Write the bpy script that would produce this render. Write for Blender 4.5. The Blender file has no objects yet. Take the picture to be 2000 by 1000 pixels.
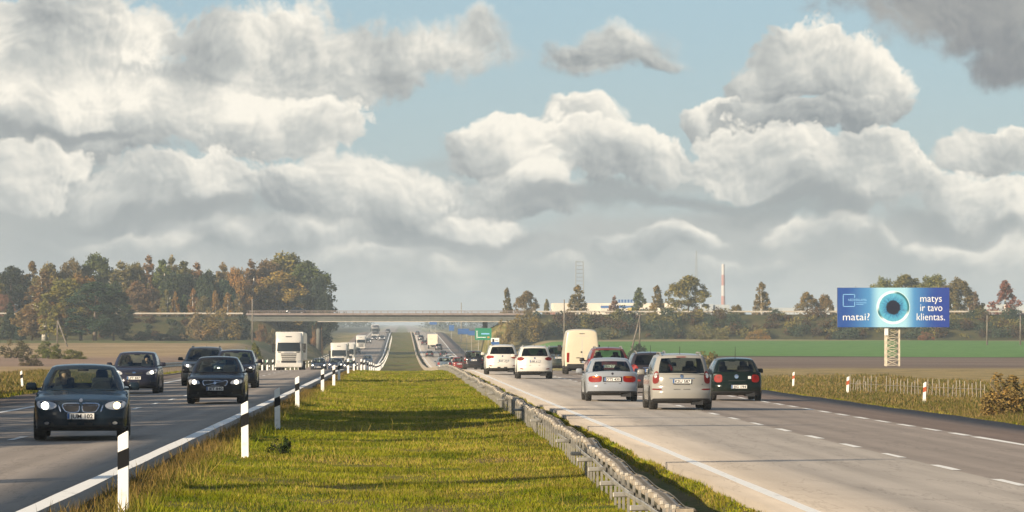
import bpy, bmesh, math, random
import numpy as np
from mathutils import Vector, Matrix
from mathutils.bvhtree import BVHTree

scene = bpy.context.scene
COL = scene.collection
R = math.radians
random.seed(7)
RNG = np.random.default_rng(7)

# ------------------------------------------------------------------ camera
# telephoto view straight down the motorway (+Y); camera 2.2 m above datum
F = 7800.0          # focal length in photo pixels (2000 px wide)
VX, VY = 785.0, 632.0
ZC = 2.2
cam = bpy.data.cameras.new('camera')
cam.sensor_width = 36.0
cam.lens = F / 2000 * 36.0
cam.shift_x = (1000 - VX) / 2000
cam.shift_y = (VY - 500) / 2000
cam.clip_start = 1.0
cam.clip_end = 40000
cam_ob = bpy.data.objects.new('camera', cam)
cam_ob.location = (0, 0, ZC)
cam_ob.rotation_euler = (R(90), 0, 0)
COL.objects.link(cam_ob)
scene.camera = cam_ob

# ------------------------------------------------------------------ light
SUN_AZ = R(50)      # sun stands behind the camera, this far round to the left
SUN_EL = R(20)
sdir = Vector((-math.sin(SUN_AZ) * math.cos(SUN_EL), -math.cos(SUN_AZ) * math.cos(SUN_EL), math.sin(SUN_EL)))
sl = bpy.data.lights.new('sun', 'SUN')
sl.energy = 5.0
sl.angle = R(0.5)
sl.color = (1.0, 0.82, 0.60)
so = bpy.data.objects.new('sun', sl)
so.rotation_euler = sdir.to_track_quat('Z', 'Y').to_euler()
so.location = (-60, -60, 60)
COL.objects.link(so)

vs = scene.view_settings
vs.view_transform = 'Standard'
vs.look = 'None'
vs.exposure = 0.85
vs.gamma = 1.0
vs.use_curve_mapping = False
scene.cycles.use_denoising = True
scene.cycles.max_bounces = 6
scene.cycles.diffuse_bounces = 2
scene.cycles.glossy_bounces = 2
scene.cycles.transmission_bounces = 4
scene.cycles.transparent_max_bounces = 10
scene.cycles.volume_bounces = 1
scene.cycles.caustics_reflective = False
scene.cycles.caustics_refractive = False
scene.cycles.sample_clamp_indirect = 4.0


class N:
    """tiny expression builder over shader nodes"""
    tree = None

    def __init__(s, sock):
        s.s = sock

    @staticmethod
    def new(t):
        return N.tree.nodes.new(t)

    @staticmethod
    def put(inp, v):
        if isinstance(v, N):
            N.tree.links.new(v.s, inp)
        else:
            inp.default_value = v

    @staticmethod
    def m(op, *a, clamp=False):
        n = N.new('ShaderNodeMath'); n.operation = op; n.use_clamp = clamp
        for i, v in enumerate(a):
            N.put(n.inputs[i], v)
        return N(n.outputs[0])

    @staticmethod
    def vm(op, *a, out=0):
        n = N.new('ShaderNodeVectorMath'); n.operation = op
        for i, v in enumerate(a):
            N.put(n.inputs['Scale'] if (op == 'SCALE' and i == 1) else n.inputs[i], v)
        return N(n.outputs[out])

    def __add__(s, o): return N.m('ADD', s, o)
    def __radd__(s, o): return N.m('ADD', o, s)
    def __sub__(s, o): return N.m('SUBTRACT', s, o)
    def __rsub__(s, o): return N.m('SUBTRACT', o, s)
    def __mul__(s, o): return N.m('MULTIPLY', s, o)
    def __rmul__(s, o): return N.m('MULTIPLY', o, s)
    def __truediv__(s, o): return N.m('DIVIDE', s, o)

    @staticmethod
    def ss(x, a, b, lo=0.0, hi=1.0, kind='SMOOTHSTEP'):
        n = N.new('ShaderNodeMapRange'); n.interpolation_type = kind
        N.put(n.inputs[0], x)
        for i, v in enumerate((a, b, lo, hi)):
            N.put(n.inputs[i + 1], v)
        return N(n.outputs[0])

    @staticmethod
    def mix(f, a, b):
        n = N.new('ShaderNodeMix'); n.data_type = 'RGBA'
        N.put(n.inputs[0], f)
        for i, v in ((6, a), (7, b)):
            if not isinstance(v, N) and len(v) == 3:
                v = (*v, 1.0)
            N.put(n.inputs[i], v)
        return N(n.outputs[2])

    @staticmethod
    def noise(vec, scale, detail=4.0, rough=0.55, out=0, dim='3D', lac=2.0, dist=0.0):
        n = N.new('ShaderNodeTexNoise'); n.noise_dimensions = dim
        if vec is not None:
            N.put(n.inputs['Vector'], vec)
        n.inputs['Scale'].default_value = scale
        n.inputs['Detail'].default_value = detail
        n.inputs['Roughness'].default_value = rough
        n.inputs['Lacunarity'].default_value = lac
        n.inputs['Distortion'].default_value = dist
        return N(n.outputs[out])

    @staticmethod
    def voro(vec, scale, detail=0.0, rough=0.5, feature='F1', out=0, dim='3D', rand=1.0):
        n = N.new('ShaderNodeTexVoronoi'); n.voronoi_dimensions = dim; n.feature = feature
        if vec is not None:
            N.put(n.inputs['Vector'], vec)
        n.inputs['Scale'].default_value = scale
        n.inputs['Detail'].default_value = detail
        n.inputs['Roughness'].default_value = rough
        n.inputs['Randomness'].default_value = rand
        return N(n.outputs[out])

    @staticmethod
    def sep(v):
        n = N.new('ShaderNodeSeparateXYZ'); N.put(n.inputs[0], v)
        return N(n.outputs[0]), N(n.outputs[1]), N(n.outputs[2])

    @staticmethod
    def comb(x, y, z=0.0):
        n = N.new('ShaderNodeCombineXYZ')
        for i, v in enumerate((x, y, z)):
            N.put(n.inputs[i], v)
        return N(n.outputs[0])

# ------------------------------------------------------------------ world: Nishita sky with cumulus banks
world = bpy.data.worlds.new('World')
scene.world = world
world.use_nodes = True
N.tree = wt = world.node_tree
wt.nodes.clear()
sky = wt.nodes.new('ShaderNodeTexSky')
sky.sky_type = 'NISHITA'
sky.sun_disc = False
sky.sun_elevation = SUN_EL
sky.sun_rotation = math.atan2(sdir.x, sdir.y)
sky.air_density = 1.0
sky.dust_density = 1.5
sky.ozone_density = 2.0
SKYS = 0.09


def sc(c, k=1.0):
    return tuple(v * k * 0.60 / SKYS for v in c)


tc = wt.nodes.new('ShaderNodeTexCoord')
dx, dy, dz = N.sep(N(tc.outputs['Generated']))
# azimuth / elevation in units of 100 photo pixels
U = N.m('ARCTAN2', dx, dy) * 78.0 + 7.85
E = N.m('ARCSINE', dz) * 78.0           # 0 at the horizon, grows upward
P = N.comb(U, E, 0.0)
# domain warping: soft large rolls plus fine cauliflower
n1 = N.noise(P, 0.42, 4.0, 0.5, out=1, dim='2D')
warp1 = N.vm('SUBTRACT', n1, (0.5, 0.5, 0.5))
nz = N.sep(warp1)[2]
Pb = N.vm('ADD', P, N.vm('SCALE', warp1, 1.2))


def billow(off):
    p = N.vm('ADD', Pb, off) if off else Pb
    big = N.voro(p, 0.62, 0.0, 0.5, feature='SMOOTH_F1', dim='2D')
    pf = N.vm('ADD', Pb, tuple(v * 0.42 for v in off)) if off else Pb
    fine = N.voro(pf, 1.6, 3.0, 0.58, feature='F1', dim='2D')
    return big, fine


b1, f1 = billow(None)
b2, f2 = billow((-0.16, -0.26, 0.0))
bil = b1 + f1 * 0.42
relief = (b1 - b2) * 1.15 + (f1 - f2) * 0.24                       # >0 where the surface faces up and right
Pw = N.vm('ADD', P, N.vm('SCALE', warp1, 1.5))
wisp = N.noise(P, 2.6, 5.0, 0.65, dim='2D') - 0.5
edge = (bil - 0.60) * -0.62 + nz * 0.25 + wisp * 0.30

BLUE_LO, BLUE_HI = (0.42, 0.52, 0.57), (0.27, 0.43, 0.56)
base_sky = N(sky.outputs[0])
el01 = N.ss(E, 0.0, 6.5)
tint = N.mix(el01, sc(BLUE_LO), sc(BLUE_HI))
tint = N.mix(N.ss(E, 8.0, 60.0), tint, sc((0.065, 0.15, 0.30)))
col = N.mix(0.65, base_sky, tint)
LIT, MID, DRK = (0.98, 0.92, 0.80), (0.52, 0.53, 0.505), (0.235, 0.262, 0.278)

# cloud masses: (x, y, rx, ry, light, soft) in photo pixels; light shifts the puff towards lit (+) or grey (-)
PUFFS = [
    (1150, 120, 120, 55, -0.1, 1.3), (1230, 95, 110, 60, -0.1, 1.4), (1290, 115, 70, 30, -0.1, 1.8),
    (830, 85, 220, 80, 0.0, 1.3), (690, 105, 190, 110, -0.05, 1.0),
    (1560, 140, 150, 100, 0.05, 0.45), (1690, 190, 120, 80, 0.0, 0.5),
    (160, 110, 330, 190, 0.10, 0.8), (520, 130, 290, 150, -0.05, 0.8),
    (340, 230, 200, 110, -0.1, 0.9), (120, 240, 320, 120, -0.10, 0.7), (520, 260, 230, 90, 0.05, 0.5),
    (1130, 240, 80, 50, -0.1, 0.8),
    (1010, 285, 160, 75, 0.15, 0.5),
    (1380, 220, 120, 45, 0.0, 0.5), (1590, 225, 190, 60, -0.15, 0.5),
    (1230, 310, 190, 80, 0.10, 0.45), (1500, 325, 260, 95, 0.10, 0.4), (1690, 345, 160, 110, 0.2, 0.4),
    (1950, 300, 170, 60, 0.1, 0.5),
    (60, 350, 160, 80, 0.2, 0.5), (330, 370, 280, 90, 0.0, 0.5), (720, 390, 280, 95, 0.0, 0.7),
    (1000, 380, 170, 70, 0.0, 0.7),
    (1930, 400, 130, 70, 0.1, 0.5),
    (930, 452, 130, 48, 0.2, 0.9), (1600, 468, 190, 38, 0.2, 1.2), (520, 470, 260, 34, -0.2, 1.2), (1280, 470, 170, 34, 0.15, 1.2), (700, 505, 130, 30, 0.1, 1.3), (880, 530, 150, 34, 0.15, 1.3), (1080, 515, 110, 28, 0.1, 1.4), (1900, 490, 140, 30, 0.1, 1.3), (220, 480, 170, 34, 0.0, 1.3), (1400, 525, 140, 24, 0.1, 1.4),
]
rl = relief * 1.35 + nz * 1.5
ub0 = N.noise(N.vm('MULTIPLY', P, (0.35, 1.0, 1.0)), 0.7, 3.0, 0.5, dim='2D')
col = N.mix(N.ss(E + (ub0 - 0.5) * 3.0, 3.2, 2.1), col, N.mix(ub0, sc((0.33, 0.36, 0.365)), sc((0.47, 0.475, 0.45))))
for cx, cy, rx, ry, lt, soft in PUFFS:
    q = N.vm('MULTIPLY', N.vm('SUBTRACT', Pw, (cx / 100, (VY - cy) / 100, 0.0)), (100 / rx, 100 / ry, 0.0))
    d = N.vm('LENGTH', q, out=1)
    f = (1.0 - d) + edge
    al = N.ss(f, 0.0, 0.34 * soft)
    lam = N.vm('DOT_PRODUCT', q, (0.22, 0.50, 0.0), out=1) + rl
    k = N.ss(lam, -0.62 - lt, 0.62 - lt, 0.0, 2.0, kind='LINEAR')
    puff = N.mix(N.m('SUBTRACT', k, 1.0, clamp=True), N.mix(N.m('MINIMUM', k, 1.0), sc(DRK), sc(MID)), sc(LIT))
    col = N.mix(al, col, puff)
# grey sheet filling the gaps low down, then flat grey undersides and the hazy bank that stands along the horizon
ub = N.noise(N.vm('MULTIPLY', Pw, (0.40, 1.1, 1.0)), 0.8, 5.0, 0.55, dim='2D')
bank = N.ss(E + (ub - 0.5) * 2.4, 2.2, 0.6)
bcol = N.mix(N.ss(ub + rl * 0.25, 0.38, 0.72), sc((0.30, 0.33, 0.335)), sc((0.60, 0.585, 0.53)))
col = N.mix(bank * 0.72, col, bcol)
for cx, cy, rx, ry in ((1180, 385, 360, 26), (1450, 395, 330, 24), (1560, 420, 300, 30), (1870, 445, 160, 26), (360, 425, 330, 24), (130, 262, 260, 22), (900, 470, 260, 22)):
    q = N.vm('MULTIPLY', N.vm('SUBTRACT', Pw, (cx / 100, (VY - cy) / 100, 0.0)), (100 / rx, 100 / ry, 0.0))
    f = (1.0 - N.vm('LENGTH', q, out=1)) + edge * 0.5
    col = N.mix(N.ss(f, 0.0, 0.7) * 0.85, col, sc((0.27, 0.295, 0.305)))
# the dark rain cloud overhead on the right
for cx, cy, rx, ry in ((1840, 25, 310, 95), (1995, 105, 170, 72)):
    q = N.vm('MULTIPLY', N.vm('SUBTRACT', Pw, (cx / 100, (VY - cy) / 100, 0.0)), (100 / rx, 100 / ry, 0.0))
    f = (1.0 - N.vm('LENGTH', q, out=1)) + edge * 0.8
    col = N.mix(N.ss(f, 0.0, 0.5), col, N.mix(N.ss(rl, -0.6, 0.6), sc((0.20, 0.215, 0.235)), sc((0.35, 0.355, 0.345))))
# scattered clouds over the rest of the sky (beyond the frame)
V3 = N(tc.outputs['Generated'])
far_n = N.noise(N.vm('MULTIPLY', V3, (1.0, 1.0, 2.2)), 4.0, 5.0, 0.55)
offx = N.ss(N.m('ABSOLUTE', U - 10.0), 11.5, 15.0)
offy = N.ss(E, 7.2, 10.0)
off = N.m('MAXIMUM', offx, offy)
gen = N.ss(far_n, 0.50, 0.60) * off
col = N.mix(gen, col, N.mix(N.ss(far_n, 0.56, 0.70), sc(LIT, 0.58), sc(DRK)))
# below the horizon: plain haze
col = N.mix(N.ss(E, 0.0, -0.6), col, sc((0.34, 0.36, 0.36)))
bg = wt.nodes.new('ShaderNodeBackground')
bg.inputs['Strength'].default_value = SKYS
wt.links.new(col.s, bg.inputs['Color'])
wo = wt.nodes.new('ShaderNodeOutputWorld')
wt.links.new(bg.outputs[0], wo.inputs['Surface'])
world.cycles.sampling_method = 'MANUAL'
world.cycles.sample_map_resolution = 512

# ------------------------------------------------------------------ helpers
def px(x, y, d):
    """photo pixel at distance d -> world point"""
    return Vector(((x - VX) * d / F, d, ZC + (VY - y) * d / F))


def hermite(pts):
    xs = np.array([p[0] for p in pts], float); ys = np.array([p[1] for p in pts], float)
    dl = np.diff(ys) / np.diff(xs)
    m = np.zeros_like(ys); m[0], m[-1] = dl[0], dl[-1]
    for i in range(1, len(xs) - 1):
        if dl[i - 1] * dl[i] > 0:
            w1 = 2 * (xs[i + 1] - xs[i]) + xs[i] - xs[i - 1]; w2 = xs[i + 1] - xs[i] + 2 * (xs[i] - xs[i - 1])
            m[i] = (w1 + w2) / (w1 / dl[i - 1] + w2 / dl[i])

    def f(x):
        x = np.clip(np.asarray(x, float), xs[0], xs[-1])
        i = np.clip(np.searchsorted(xs, x) - 1, 0, len(xs) - 2)
        h = xs[i + 1] - xs[i]; t = (x - xs[i]) / h
        return ((2 * t**3 - 3 * t**2 + 1) * ys[i] + (t**3 - 2 * t**2 + t) * h * m[i]
                + (-2 * t**3 + 3 * t**2) * ys[i + 1] + (t**3 - t**2) * h * m[i + 1])
    return f


# depth of the ground below the eye, along the road: a low crest at 260 m, a dip, then a long rise
e_med = hermite([(-300, 1.6), (0, 2.05), (50, 2.275), (100, 2.5), (150, 2.72), (200, 2.92), (230, 3.04), (257, 3.18), (280, 3.36), (306, 3.65),
                 (361, 4.35), (410, 4.95), (500, 6.05), (600, 6.8), (700, 7.2), (850, 7.3), (950, 7.0), (1125, 5.6),
                 (1510, 3.35), (1700, 3.75), (1900, 4.6), (2400, 6.0), (3500, 5.0), (9500, 3.0)])
e_lf = hermite([(-300, 2.0), (0, 2.5), (100, 2.75), (150, 2.95), (250, 3.5), (350, 4.05), (450, 4.4), (600, 4.3), (800, 3.6), (1000, 3.2), (1600, 3.0), (9500, 3.0)])
e_rt = hermite([(-300, 2.0), (0, 2.6), (100, 2.95), (200, 3.5), (300, 4.15), (427, 4.7), (600, 4.4), (850, 3.4), (1200, 3.0), (9500, 3.0)])


def sstep(x, a, b):
    t = np.clip((x - a) / (b - a), 0, 1)
    return t * t * (3 - 2 * t)


def road_z(X, d):
    a = np.abs(X)
    return ZC - (e_med(d) - 0.14) - 0.012 * (a - 4.2)


def emb(X, d):
    """height of the overpass embankment above datum 0 (trapezoid along x)"""
    top = np.where(X < 0, 3.75, 4.15)
    run = np.maximum(np.abs(d - 862.0) - 6.0, 0.0)
    run2 = np.maximum(np.where(X < 0, -31.0, 24.5) * np.sign(X) - np.abs(X), 0.0)
    return top - 0.42 * np.hypot(run, run2 * 1.3)


def ground_z(X, d):
    X = np.asarray(X, float); d = np.asarray(d, float)
    a = np.abs(X)
    eg = e_med(d)
    med = ZC - eg - 0.10 * np.cos(np.clip(X / 3.6, -1, 1) * math.pi / 2) + 0.035 * np.sin(d * 0.9 + X) * np.sin(X * 1.3 + d * .21)
    rz = road_z(X, d) - 0.07
    z = np.where(a < 3.6, med, med + (rz - med) * sstep(a, 3.6, 4.3))
    z = z - .24 * np.exp(-((X - 3.78) / .27) ** 2)  # dip right of the guardrail, shaped to deepen the shade on that strip
    verge = road_z(X, d) - 0.09 - 0.12 * (np.clip(a, 15, 21) - 15.0)
    z = np.where(a > 15.0, verge, z)
    fld = ZC - np.where(X < 0, e_lf(d), e_rt(d)) + 0.12 * np.sin(X * .045 + d * .013) + 0.07 * np.sin(d * .11 + X * .07)
    z = z + (fld - z) * sstep(a, 17.0, 31.0)
    z = np.maximum(z, np.where(a > 17, emb(X, d), -99))
    return z


def gz(X, d):
    return float(ground_z(X, d))


def on_ground(x, y, road=False, d0=30.0, d1=900.0):
    """nearest ground point seen at photo pixel (x, y)"""
    ds = np.linspace(d0, d1, 6000)
    X = (x - VX) * ds / F
    zz = road_z(X, ds) if road else ground_z(X, ds)
    yy = VY - (zz - ZC) * F / ds
    k = np.nonzero(yy <= y)[0]
    d = ds[k[0]] if len(k) else ds[-1]
    return (x - VX) * d / F, d


def obj(name, me, mat=None, parent=None, loc=None, **props):
    o = bpy.data.objects.new(name, me)
    COL.objects.link(o)
    if mat is not None and me is not None and not me.materials:
        for m in (mat if isinstance(mat, (list, tuple)) else [mat]):
            me.materials.append(m)
    if parent is not None:
        o.parent = parent
    if loc is not None:
        o.location = loc
    for k, v in props.items():
        if v is not None:
            o[k] = v
    return o


def empty(name, loc=(0, 0, 0), rz=0.0, **props):
    o = obj(name, None, loc=loc, **props)
    o.rotation_euler = (0, 0, rz)
    o.empty_display_size = 0.3
    return o


def mesh_np(name, verts, faces, smooth=False, mats=None):
    """fast mesh from arrays; faces is an (n,k) array"""
    verts = np.asarray(verts, np.float32); faces = np.asarray(faces, np.int32)
    me = bpy.data.meshes.new(name)
    n, k = faces.shape
    me.vertices.add(len(verts)); me.vertices.foreach_set('co', verts.ravel())
    me.loops.add(n * k); me.loops.foreach_set('vertex_index', faces.ravel())
    me.polygons.add(n)
    me.polygons.foreach_set('loop_start', np.arange(0, n * k, k, dtype=np.int32))
    me.polygons.foreach_set('loop_total', np.full(n, k, np.int32))
    if mats is not None:
        me.polygons.foreach_set('material_index', np.asarray(mats, np.int32))
    me.polygons.foreach_set('use_smooth', np.full(n, smooth, bool))
    me.update(calc_edges=True)
    return me


def grid_mesh(name, P, smooth=True):
    """P: (n,m,3) array of points"""
    n, m = P.shape[:2]
    idx = np.arange(n * m).reshape(n, m)
    f = np.stack([idx[:-1, :-1], idx[:-1, 1:], idx[1:, 1:], idx[1:, :-1]], -1).reshape(-1, 4)
    return mesh_np(name, P.reshape(-1, 3), f, smooth)


class MB:
    """collects boxes, tubes and quads into one mesh"""
    def __init__(s):
        s.v, s.f, s.m = [], [], []

    def add(s, v, f, m=0):
        b = len(s.v)
        s.v += [tuple(p) for p in v]
        s.f += [tuple(i + b for i in q) for q in f]
        s.m += [m] * len(f)
        return s

    def box(s, c, h, rot=None, m=0, taper=1.0):
        """box at c with half sizes h; taper scales the top in x and y"""
        v = []
        for z in (-1, 1):
            t = taper if z > 0 else 1.0
            for x, y in ((-1, -1), (1, -1), (1, 1), (-1, 1)):
                p = Vector((x * h[0] * t, y * h[1] * t, z * h[2]))
                if rot is not None:
                    p = rot @ p
                v.append(Vector(c) + p)
        return s.add(v, [(3, 2, 1, 0), (4, 5, 6, 7), (0, 1, 5, 4), (1, 2, 6, 5), (2, 3, 7, 6), (3, 0, 4, 7)], m)

    def tube(s, pts, rad, n=6, m=0, cap=True):
        pts = [Vector(p) for p in pts]
        if not isinstance(rad, (list, tuple)):
            rad = [rad] * len(pts)
        v = []
        for i, p in enumerate(pts):
            t = (pts[min(i + 1, len(pts) - 1)] - pts[max(i - 1, 0)]).normalized()
            u = t.cross(Vector((0, 0, 1)) if abs(t.z) < .9 else Vector((1, 0, 0))).normalized()
            w = t.cross(u)
            for k in range(n):
                a = 2 * math.pi * k / n
                v.append(p + (u * math.cos(a) + w * math.sin(a)) * rad[i])
        f = []
        for i in range(len(pts) - 1):
            for k in range(n):
                f.append((i * n + k, i * n + (k + 1) % n, (i + 1) * n + (k + 1) % n, (i + 1) * n + k))
        if cap:
            f.append(tuple(range(n - 1, -1, -1)))
            f.append(tuple(range((len(pts) - 1) * n, len(pts) * n)))
        return s.add(v, f, m)

    def prism(s, outline, t, M, m=0):
        """2-D outline extruded by t along local z, placed by matrix M"""
        n = len(outline)
        v = [M @ Vector((x, y, 0)) for x, y in outline] + [M @ Vector((x, y, t)) for x, y in outline]
        f = [tuple(range(n - 1, -1, -1)), tuple(range(n, 2 * n))] + [(i, (i + 1) % n, n + (i + 1) % n, n + i) for i in range(n)]
        return s.add(v, f, m)

    def mesh(s, name, smooth=False, bevel=0.0):
        me = bpy.data.meshes.new(name)
        me.from_pydata(s.v, [], s.f)
        me.polygons.foreach_set('material_index', s.m)
        if bevel:
            bm = bmesh.new(); bm.from_mesh(me)
            bmesh.ops.recalc_face_normals(bm, faces=bm.faces)
            bmesh.ops.bevel(bm, geom=list(bm.edges), offset=bevel, segments=1, affect='EDGES', clamp_overlap=True)
            bm.to_mesh(me); bm.free()
        me.polygons.foreach_set('use_smooth', [smooth] * len(me.polygons))
        me.update()
        return me

    def build(s, name, mat=None, parent=None, smooth=False, bevel=0.0, loc=None, **props):
        return obj(name, s.mesh(name, smooth, bevel), mat, parent, loc, **props)


def copy_tree(o, parent=None):
    c = o.copy(); COL.objects.link(c)
    if parent is not None:
        c.parent = parent
    for ch in list(o.children):
        copy_tree(ch, c)
    return c


# ------------------------------------------------------------------ materials
def principled(name, col=(.5, .5, .5), rough=.6, metal=0.0, build=None, emit=None, estr=0.0, spec=None, bump=None, coat=0.0):
    m = bpy.data.materials.new(name); m.use_nodes = True
    t = m.node_tree; N.tree = t
    b = t.nodes['Principled BSDF']
    b.inputs['Roughness'].default_value = rough
    b.inputs['Metallic'].default_value = metal
    if spec is not None:
        b.inputs['Specular IOR Level'].default_value = spec
    if coat:
        b.inputs['Coat Weight'].default_value = coat
        b.inputs['Coat Roughness'].default_value = 0.06
    b.inputs['Base Color'].default_value = (*col, 1)
    if emit is not None:
        b.inputs['Emission Color'].default_value = (*emit, 1)
        b.inputs['Emission Strength'].default_value = estr
    if build:
        c = build()
        if isinstance(c, tuple):
            c, h, bs, bd = c
            bn = t.nodes.new('ShaderNodeBump'); bn.inputs['Strength'].default_value = bs; bn.inputs['Distance'].default_value = bd
            t.links.new(h.s, bn.inputs['Height']); t.links.new(bn.outputs[0], b.inputs['Normal'])
        t.links.new(c.s, b.inputs['Base Color'])
    return m


def ocoord():
    return N(N.new('ShaderNodeTexCoord').outputs['Object'])


def gcoord():
    return N(N.new('ShaderNodeNewGeometry').outputs['Position'])


def ocolor():
    return N(N.new('ShaderNodeObjectInfo').outputs['Color'])


def speckle(a, b, scale=8.0, detail=4.0, lo=.3, hi=.7, stretch=(1, 1, 1), bump=None):
    def f():
        p = N.vm('MULTIPLY', ocoord(), stretch)
        n = N.noise(p, scale, detail, .6)
        c = N.mix(N.ss(n, lo, hi), a, b)
        return (c, n, *bump) if bump else c
    return f


def b_ground():
    p = gcoord(); x, y, z = N.sep(p)
    big = N.noise(p, 0.035, 4, .55); mid = N.noise(p, 0.35, 4, .6); fine = N.noise(p, 3.5, 4, .7)
    rag = (big - .5) * 60.0 + (mid - .5) * 12.0
    grassA = N.mix(N.ss(mid * .6 + fine * .4, .38, .62), (.055, .085, .010), (.16, .15, .022))
    dry = N.mix(N.ss(fine * .5 + mid * .5, .38, .64), (.17, .130, .050), (.36, .27, .12))
    green = N.mix(N.ss(mid, .3, .7), (.075, .175, .040), (.12, .23, .058))
    plough = N.mix(N.ss(N.noise(N.vm('MULTIPLY', p, (.02, .35, 1.0)), 1.0, 3, .6), .35, .65), (.12, .085, .065), (.21, .16, .125))
    scrub = N.mix(N.ss(fine * .5 + mid * .5, .35, .65), (.035, .045, .018), (.085, .07, .03))
    right = N.ss(x, 0.0, 1.0); a = N.m('ABSOLUTE', x)
    # right side: dry grass, then ploughed strip, then winter-green field
    yr = y + rag * .5 - (x - 100.0) * 0.10
    cR = N.mix(N.ss(yr, 405, 430), dry, plough)
    cR = N.mix(N.ss(yr, 535, 548), cR, scrub)
    cR = N.mix(N.ss(yr, 552, 566), cR, green)
    yl = y + rag * .35
    tan = N.mix(N.ss(mid * .5 + big * .5, .35, .65), (.24, .175, .09), (.37, .27, .15))
    stub = N.mix(N.ss(N.noise(N.vm('MULTIPLY', p, (.02, .3, 1.0)), 1.0, 3, .6), .35, .65), (.21, .145, .105), (.31, .22, .155))
    cL = N.mix(N.ss(yl, 330, 360), N.mix(N.ss(big, .42, .58), dry, (.34, .22, .09)), tan)
    cL = N.mix(N.ss(yl, 400, 425), cL, stub)
    cL = N.mix(N.ss(yl, 520, 560), cL, tan)
    cL = N.mix(N.ss(yl, 735, 770), cL, N.mix(N.ss(mid, .4, .6), (.07, .10, .03), (.15, .13, .05)))
    row = N.ss(N.m('ABSOLUTE', N.m('PINGPONG', y + x * .06, 9.0) - 4.5), .5, .0)
    cR = N.mix(row * N.ss(yr, 566, 572) * N.ss(y, 800, 795) * .35, cR, (.10, .12, .05))
    cR = N.mix(N.ss(yr, 795, 812) * .85, cR, N.mix(mid, (.20, .14, .08), (.34, .24, .15)))
    c = N.mix(right, cL, cR)
    c = N.mix(N.ss(y, 826, 838) * N.ss(a, 20, 26), c, scrub)
    verge = N.mix(N.ss(big * .5 + mid * .5 + fine * .25, .52, .72), N.mix(fine, (.05, .075, .012), (.12, .11, .025)), dry)
    c = N.mix(N.ss(a + (mid - .5) * 5.0, 27.0, 21.0), c, verge)
    gravel = N.mix(N.ss(fine, .3, .7), (.16, .12, .09), (.30, .24, .18))
    c = N.mix(N.ss(a + (fine - .5) * .8, 16.0, 15.5), c, gravel)
    c = N.mix(N.ss(a, 4.6, 4.4), c, N.mix(N.ss(big * .4 + mid * .6, .42, .60), grassA, N.mix(fine, (.10, .075, .025), (.20, .14, .06))))
    soil = N.mix(fine, (.09, .06, .04), (.17, .12, .075))
    c = N.mix(N.ss(a + (mid - .5) * .8 + (fine - .5) * .5, 3.5, 3.95) * N.ss(a, 5.0, 4.9) * N.ss(x, 1.0, -1.0, .35, 1.0), c, soil)
    return c, fine, .5, .08


M_ground = principled('ground', rough=.95, build=b_ground, spec=.1)


def b_road(side):
    def f():
        p = gcoord(); x, y, z = N.sep(p)
        a = N.m('ABSOLUTE', x)
        tr = N.noise(N.vm('MULTIPLY', p, (1.0, .02, 1.0)), 2.2, 4, .6)
        pat = N.noise(N.vm('MULTIPLY', p, (.25, .03, 1.0)), 1.0, 4, .6)
        fine = N.noise(p, 30.0, 3, .7)
        cross = N.noise(N.vm('MULTIPLY', p, (.05, .45, 1.0)), 1.0, 3, .6)
        wob = (tr - .5) * .25
        if side > 0:
            l1, l2, l3 = (.40, .355, .30), (.285, .24, .20), (.17, .125, .098)
        else:
            l1, l2, l3 = (.285, .245, .205), (.26, .225, .19), (.14, .11, .09)
        c = N.mix(N.ss(a + wob, 8.35, 8.50), l1, l2)
        c = N.mix(N.ss(a + wob, 12.15, 12.3), c, l3)
        k = N.ss(tr * .5 + pat * .3 + cross * .2, .3, .7, .80, 1.12)
        # polished wheel tracks
        ph = N.m('ABSOLUTE', N.m('PINGPONG', a - 4.65, 0.9) - .45)
        k = k * N.ss(ph, .0, .45, .93, 1.05) * N.ss(fine, .2, .8, .90, 1.10)
        # transverse repair seams
        seam = N.ss(N.m('ABSOLUTE', N.m('PINGPONG', y + wob * 2, 14.0) - 7.0), .10, .0)
        k = k * (1.0 - seam * .12)
        # tar-sealed cracks and drip stains
        ck = N.m('ABSOLUTE', N.noise(N.vm('MULTIPLY', p, (1.0, .12, 1.0)), .8, 5, .65) - .5)
        k = k * N.ss(ck, .0, .012, .80, 1.0) * N.ss(N.noise(N.vm('MULTIPLY', p, (.7, .10, 1.0)), 1.3, 2, .5), .62, .74, 1.0, .86)
        return N.vm('SCALE', c, k), fine, .25, .01
    return f


M_road_l = principled('asphalt_left', rough=.85, build=b_road(-1), spec=.25)
M_road_r = principled('asphalt_right', rough=.85, build=b_road(1), spec=.25)
M_paint = principled('road_paint', rough=.7, build=speckle((.34, .325, .29), (.76, .75, .70), 5.0, 5, .20, .42, (1, .3, 1)))

# ------------------------------------------------------------------ terrain sheet
ys = np.concatenate([np.arange(-300, 0, 30), np.arange(0, 40, 5), np.arange(40, 350, 2.0), np.arange(350, 825, 6), np.arange(825, 900, 1.5), np.arange(900, 1700, 12),
                     np.arange(1700, 3000, 40), np.linspace(3000, 9500, 30)])
xs_h = np.concatenate([np.arange(0, 4.8, .4), np.arange(4.8, 15, 2.5), np.arange(15, 34, 1.0), np.arange(34, 130, 4), np.arange(130, 500, 15), np.linspace(500, 3000, 24)])
xs = np.unique(np.concatenate([-xs_h, xs_h]))
YY, XX = np.meshgrid(ys, xs, indexing='ij')
TP = np.stack([XX, YY, ground_z(XX, YY)], -1)
obj('ground', grid_mesh('ground', TP), M_ground, kind='structure')

# ------------------------------------------------------------------ carriageways with markings
ry = np.concatenate([np.arange(-40, 480, 3.0), np.arange(480, 1600, 8), np.arange(1600, 2700, 25)])


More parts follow.
